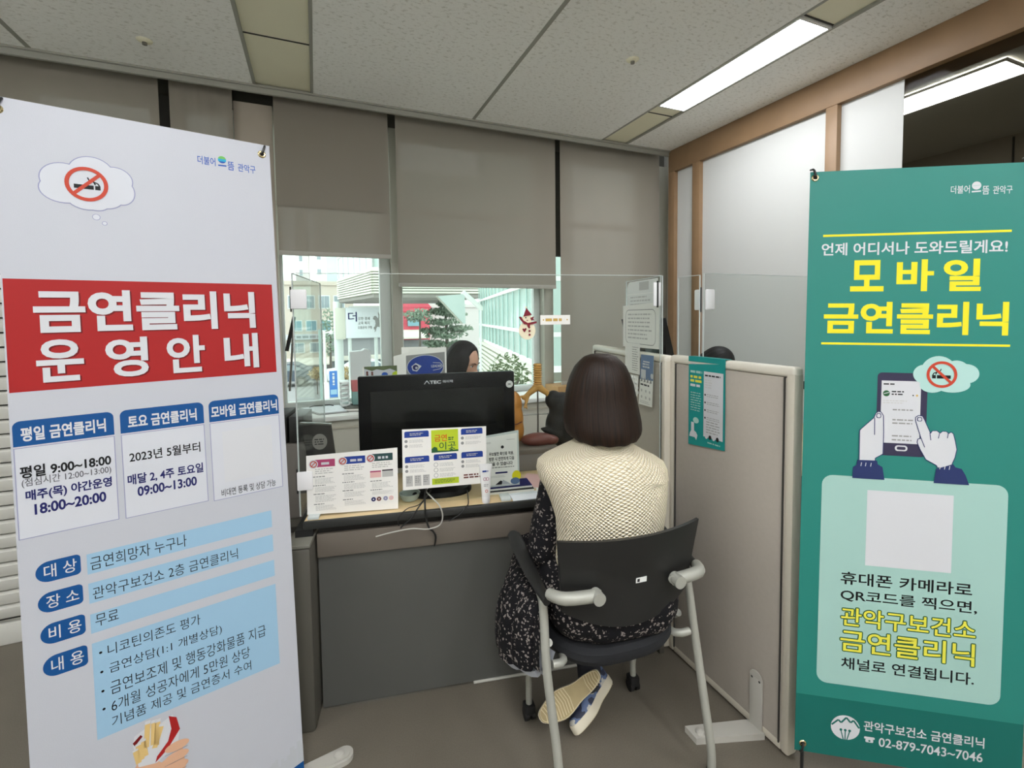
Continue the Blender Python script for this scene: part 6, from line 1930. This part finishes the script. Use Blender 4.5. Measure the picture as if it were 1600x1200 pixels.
tree('street_tree', 'leafy tree by the red shop at the left window edge', 6.1, 30, 1.6, (1.0, .8, .45), 'leaf_pine', 32)
tree('garden_shrub', 'olive leafed shrub against the cream siding, right of the adviser', 2.45, 6.0, .45, (.36, .3, .52), 'leaf_olive', 33, .035, False, 900)
tree('garden_shrub', 'tan bush in the street left of the white post', -.05, 28, -1.6, (.45, .4, .4), 'leaf_tan', 34, .09, False, 260)
tree('garden_shrub', 'tan bush in the street right of the blue sign', 1.35, 27, -1.55, (.6, .5, .4), 'leaf_tan', 35, .09, False, 260)
# cars
def car(name, label, x, y, rz, m, group='cars in the street'):
    f = F((x, y, GZ)).sub(0, 0, 0, rz)
    t = thing(name, label, 'car', f(0, 0, 0), rz, group)
    side = [(-2.1, .35), (2.1, .35), (2.15, .75), (1.95, .92), (1.15, 1.0), (.45, 1.42), (-.95, 1.45), (-1.75, 1.02), (-2.12, .95)]
    fs = F(f(0, 0, 0), f.ex, f.ez, f.ey * -1)
    obj('body', MB().poly(fs, side, -.85, m, 1.7), t)
    obj('window', MB().poly(fs, [(-1.5, 1.02), (.98, 1.02), (.40, 1.36), (-.9, 1.38)], .86, 'pane_dark').poly(fs, [(-1.5, 1.02), (.98, 1.02), (.40, 1.36), (-.9, 1.38)], -.86, 'pane_dark'), t)
    for dx in (-1.3, 1.3):
        for dy in (-.78, .78): obj('wheel', MB().tube([f(dx, dy - .1, .33), f(dx, dy + .1, .33)], .33, 'rubber', 16).tube([f(dx, dy - .11, .33), f(dx, dy + .11, .33)], .18, 'metal_rod', 12), t)
UP = 2.55
GZ_road = GZ
GZ = -2.75     # the car park terrace seen from the window
struct('terrace', MB().box(WORLD, -14, 20, 24, 37, GZ - .25, GZ, 'asphalt'))
car('car', 'white car parked under the white billboard', 2.6, 32, rad(185), 'car_white')
car('car', 'dark car at the left edge of the window view', -2.2, 32.5, rad(175), 'car_dark')
car('car', 'white van-like car by the red shop awning', 7.3, 33, rad(150), 'car_white')
car('car', 'dark car behind the pine tree trunk', 8.6, 27.5, rad(170), 'car_dark')
GZ = GZ_road
t = thing('sign_stand', 'blue standing sign on the pavement left of the boxes', 'sign', (.57, 20, GZ))
f = F((0, 20, 0), (1, 0, 0), (0, 0, 1), (0, -1, 0))
obj('panel', MB().box(F((0, 20, 0)), .42, .72, 0, .06, -1.72, -.65, 'sign_blue'), t)
obj('lettering', MB().lines(F(f(.57, -1.0, .01), (0, .0, -1), (1, 0, 0), (0, -1, 0)), -.27, -.05, .25, .06, 1, .005, 'print_white', .7, 4).rect(f, .45, -1.6, .69, -1.4, .01, 'print_skyblue'), t)
obj('base', MB().box(F((0, 20, 0)), .40, .74, -.1, .3, -1.86, -1.72, 'frame_grey').box(F((0, 20, 0)), .5, .64, 0, .06, GZ, -1.86, 'frame_grey'), t)
tag(obj('street_pole', MB().tube([(.14, 22, GZ), (.14, 22, 1.0)], .075, 'pole_green', 10)), 'pale green street pole left of the white lamp post', 'pole')
t = thing('lamp_post', 'white lamp post with small arms in front of the billboard', 'lamp post', (.30, 21.5, GZ))
obj('pole', MB().tube([(.30, 21.5, GZ), (.30, 21.5, .95)], [.07, .05], 'sill_white', 10), t)
obj('arm', MB().tube([(.30, 21.5, .85), (.55, 21.5, .9)], .03, 'sill_white', 8).ball(WORLD, (.58, 21.5, .87), .09, 'sill_white'), t)
obj('base', MB().box(F((.30, 21.5, 0)), -.13, .13, -.13, .13, GZ, -1.3, 'sill_white', .02), t)
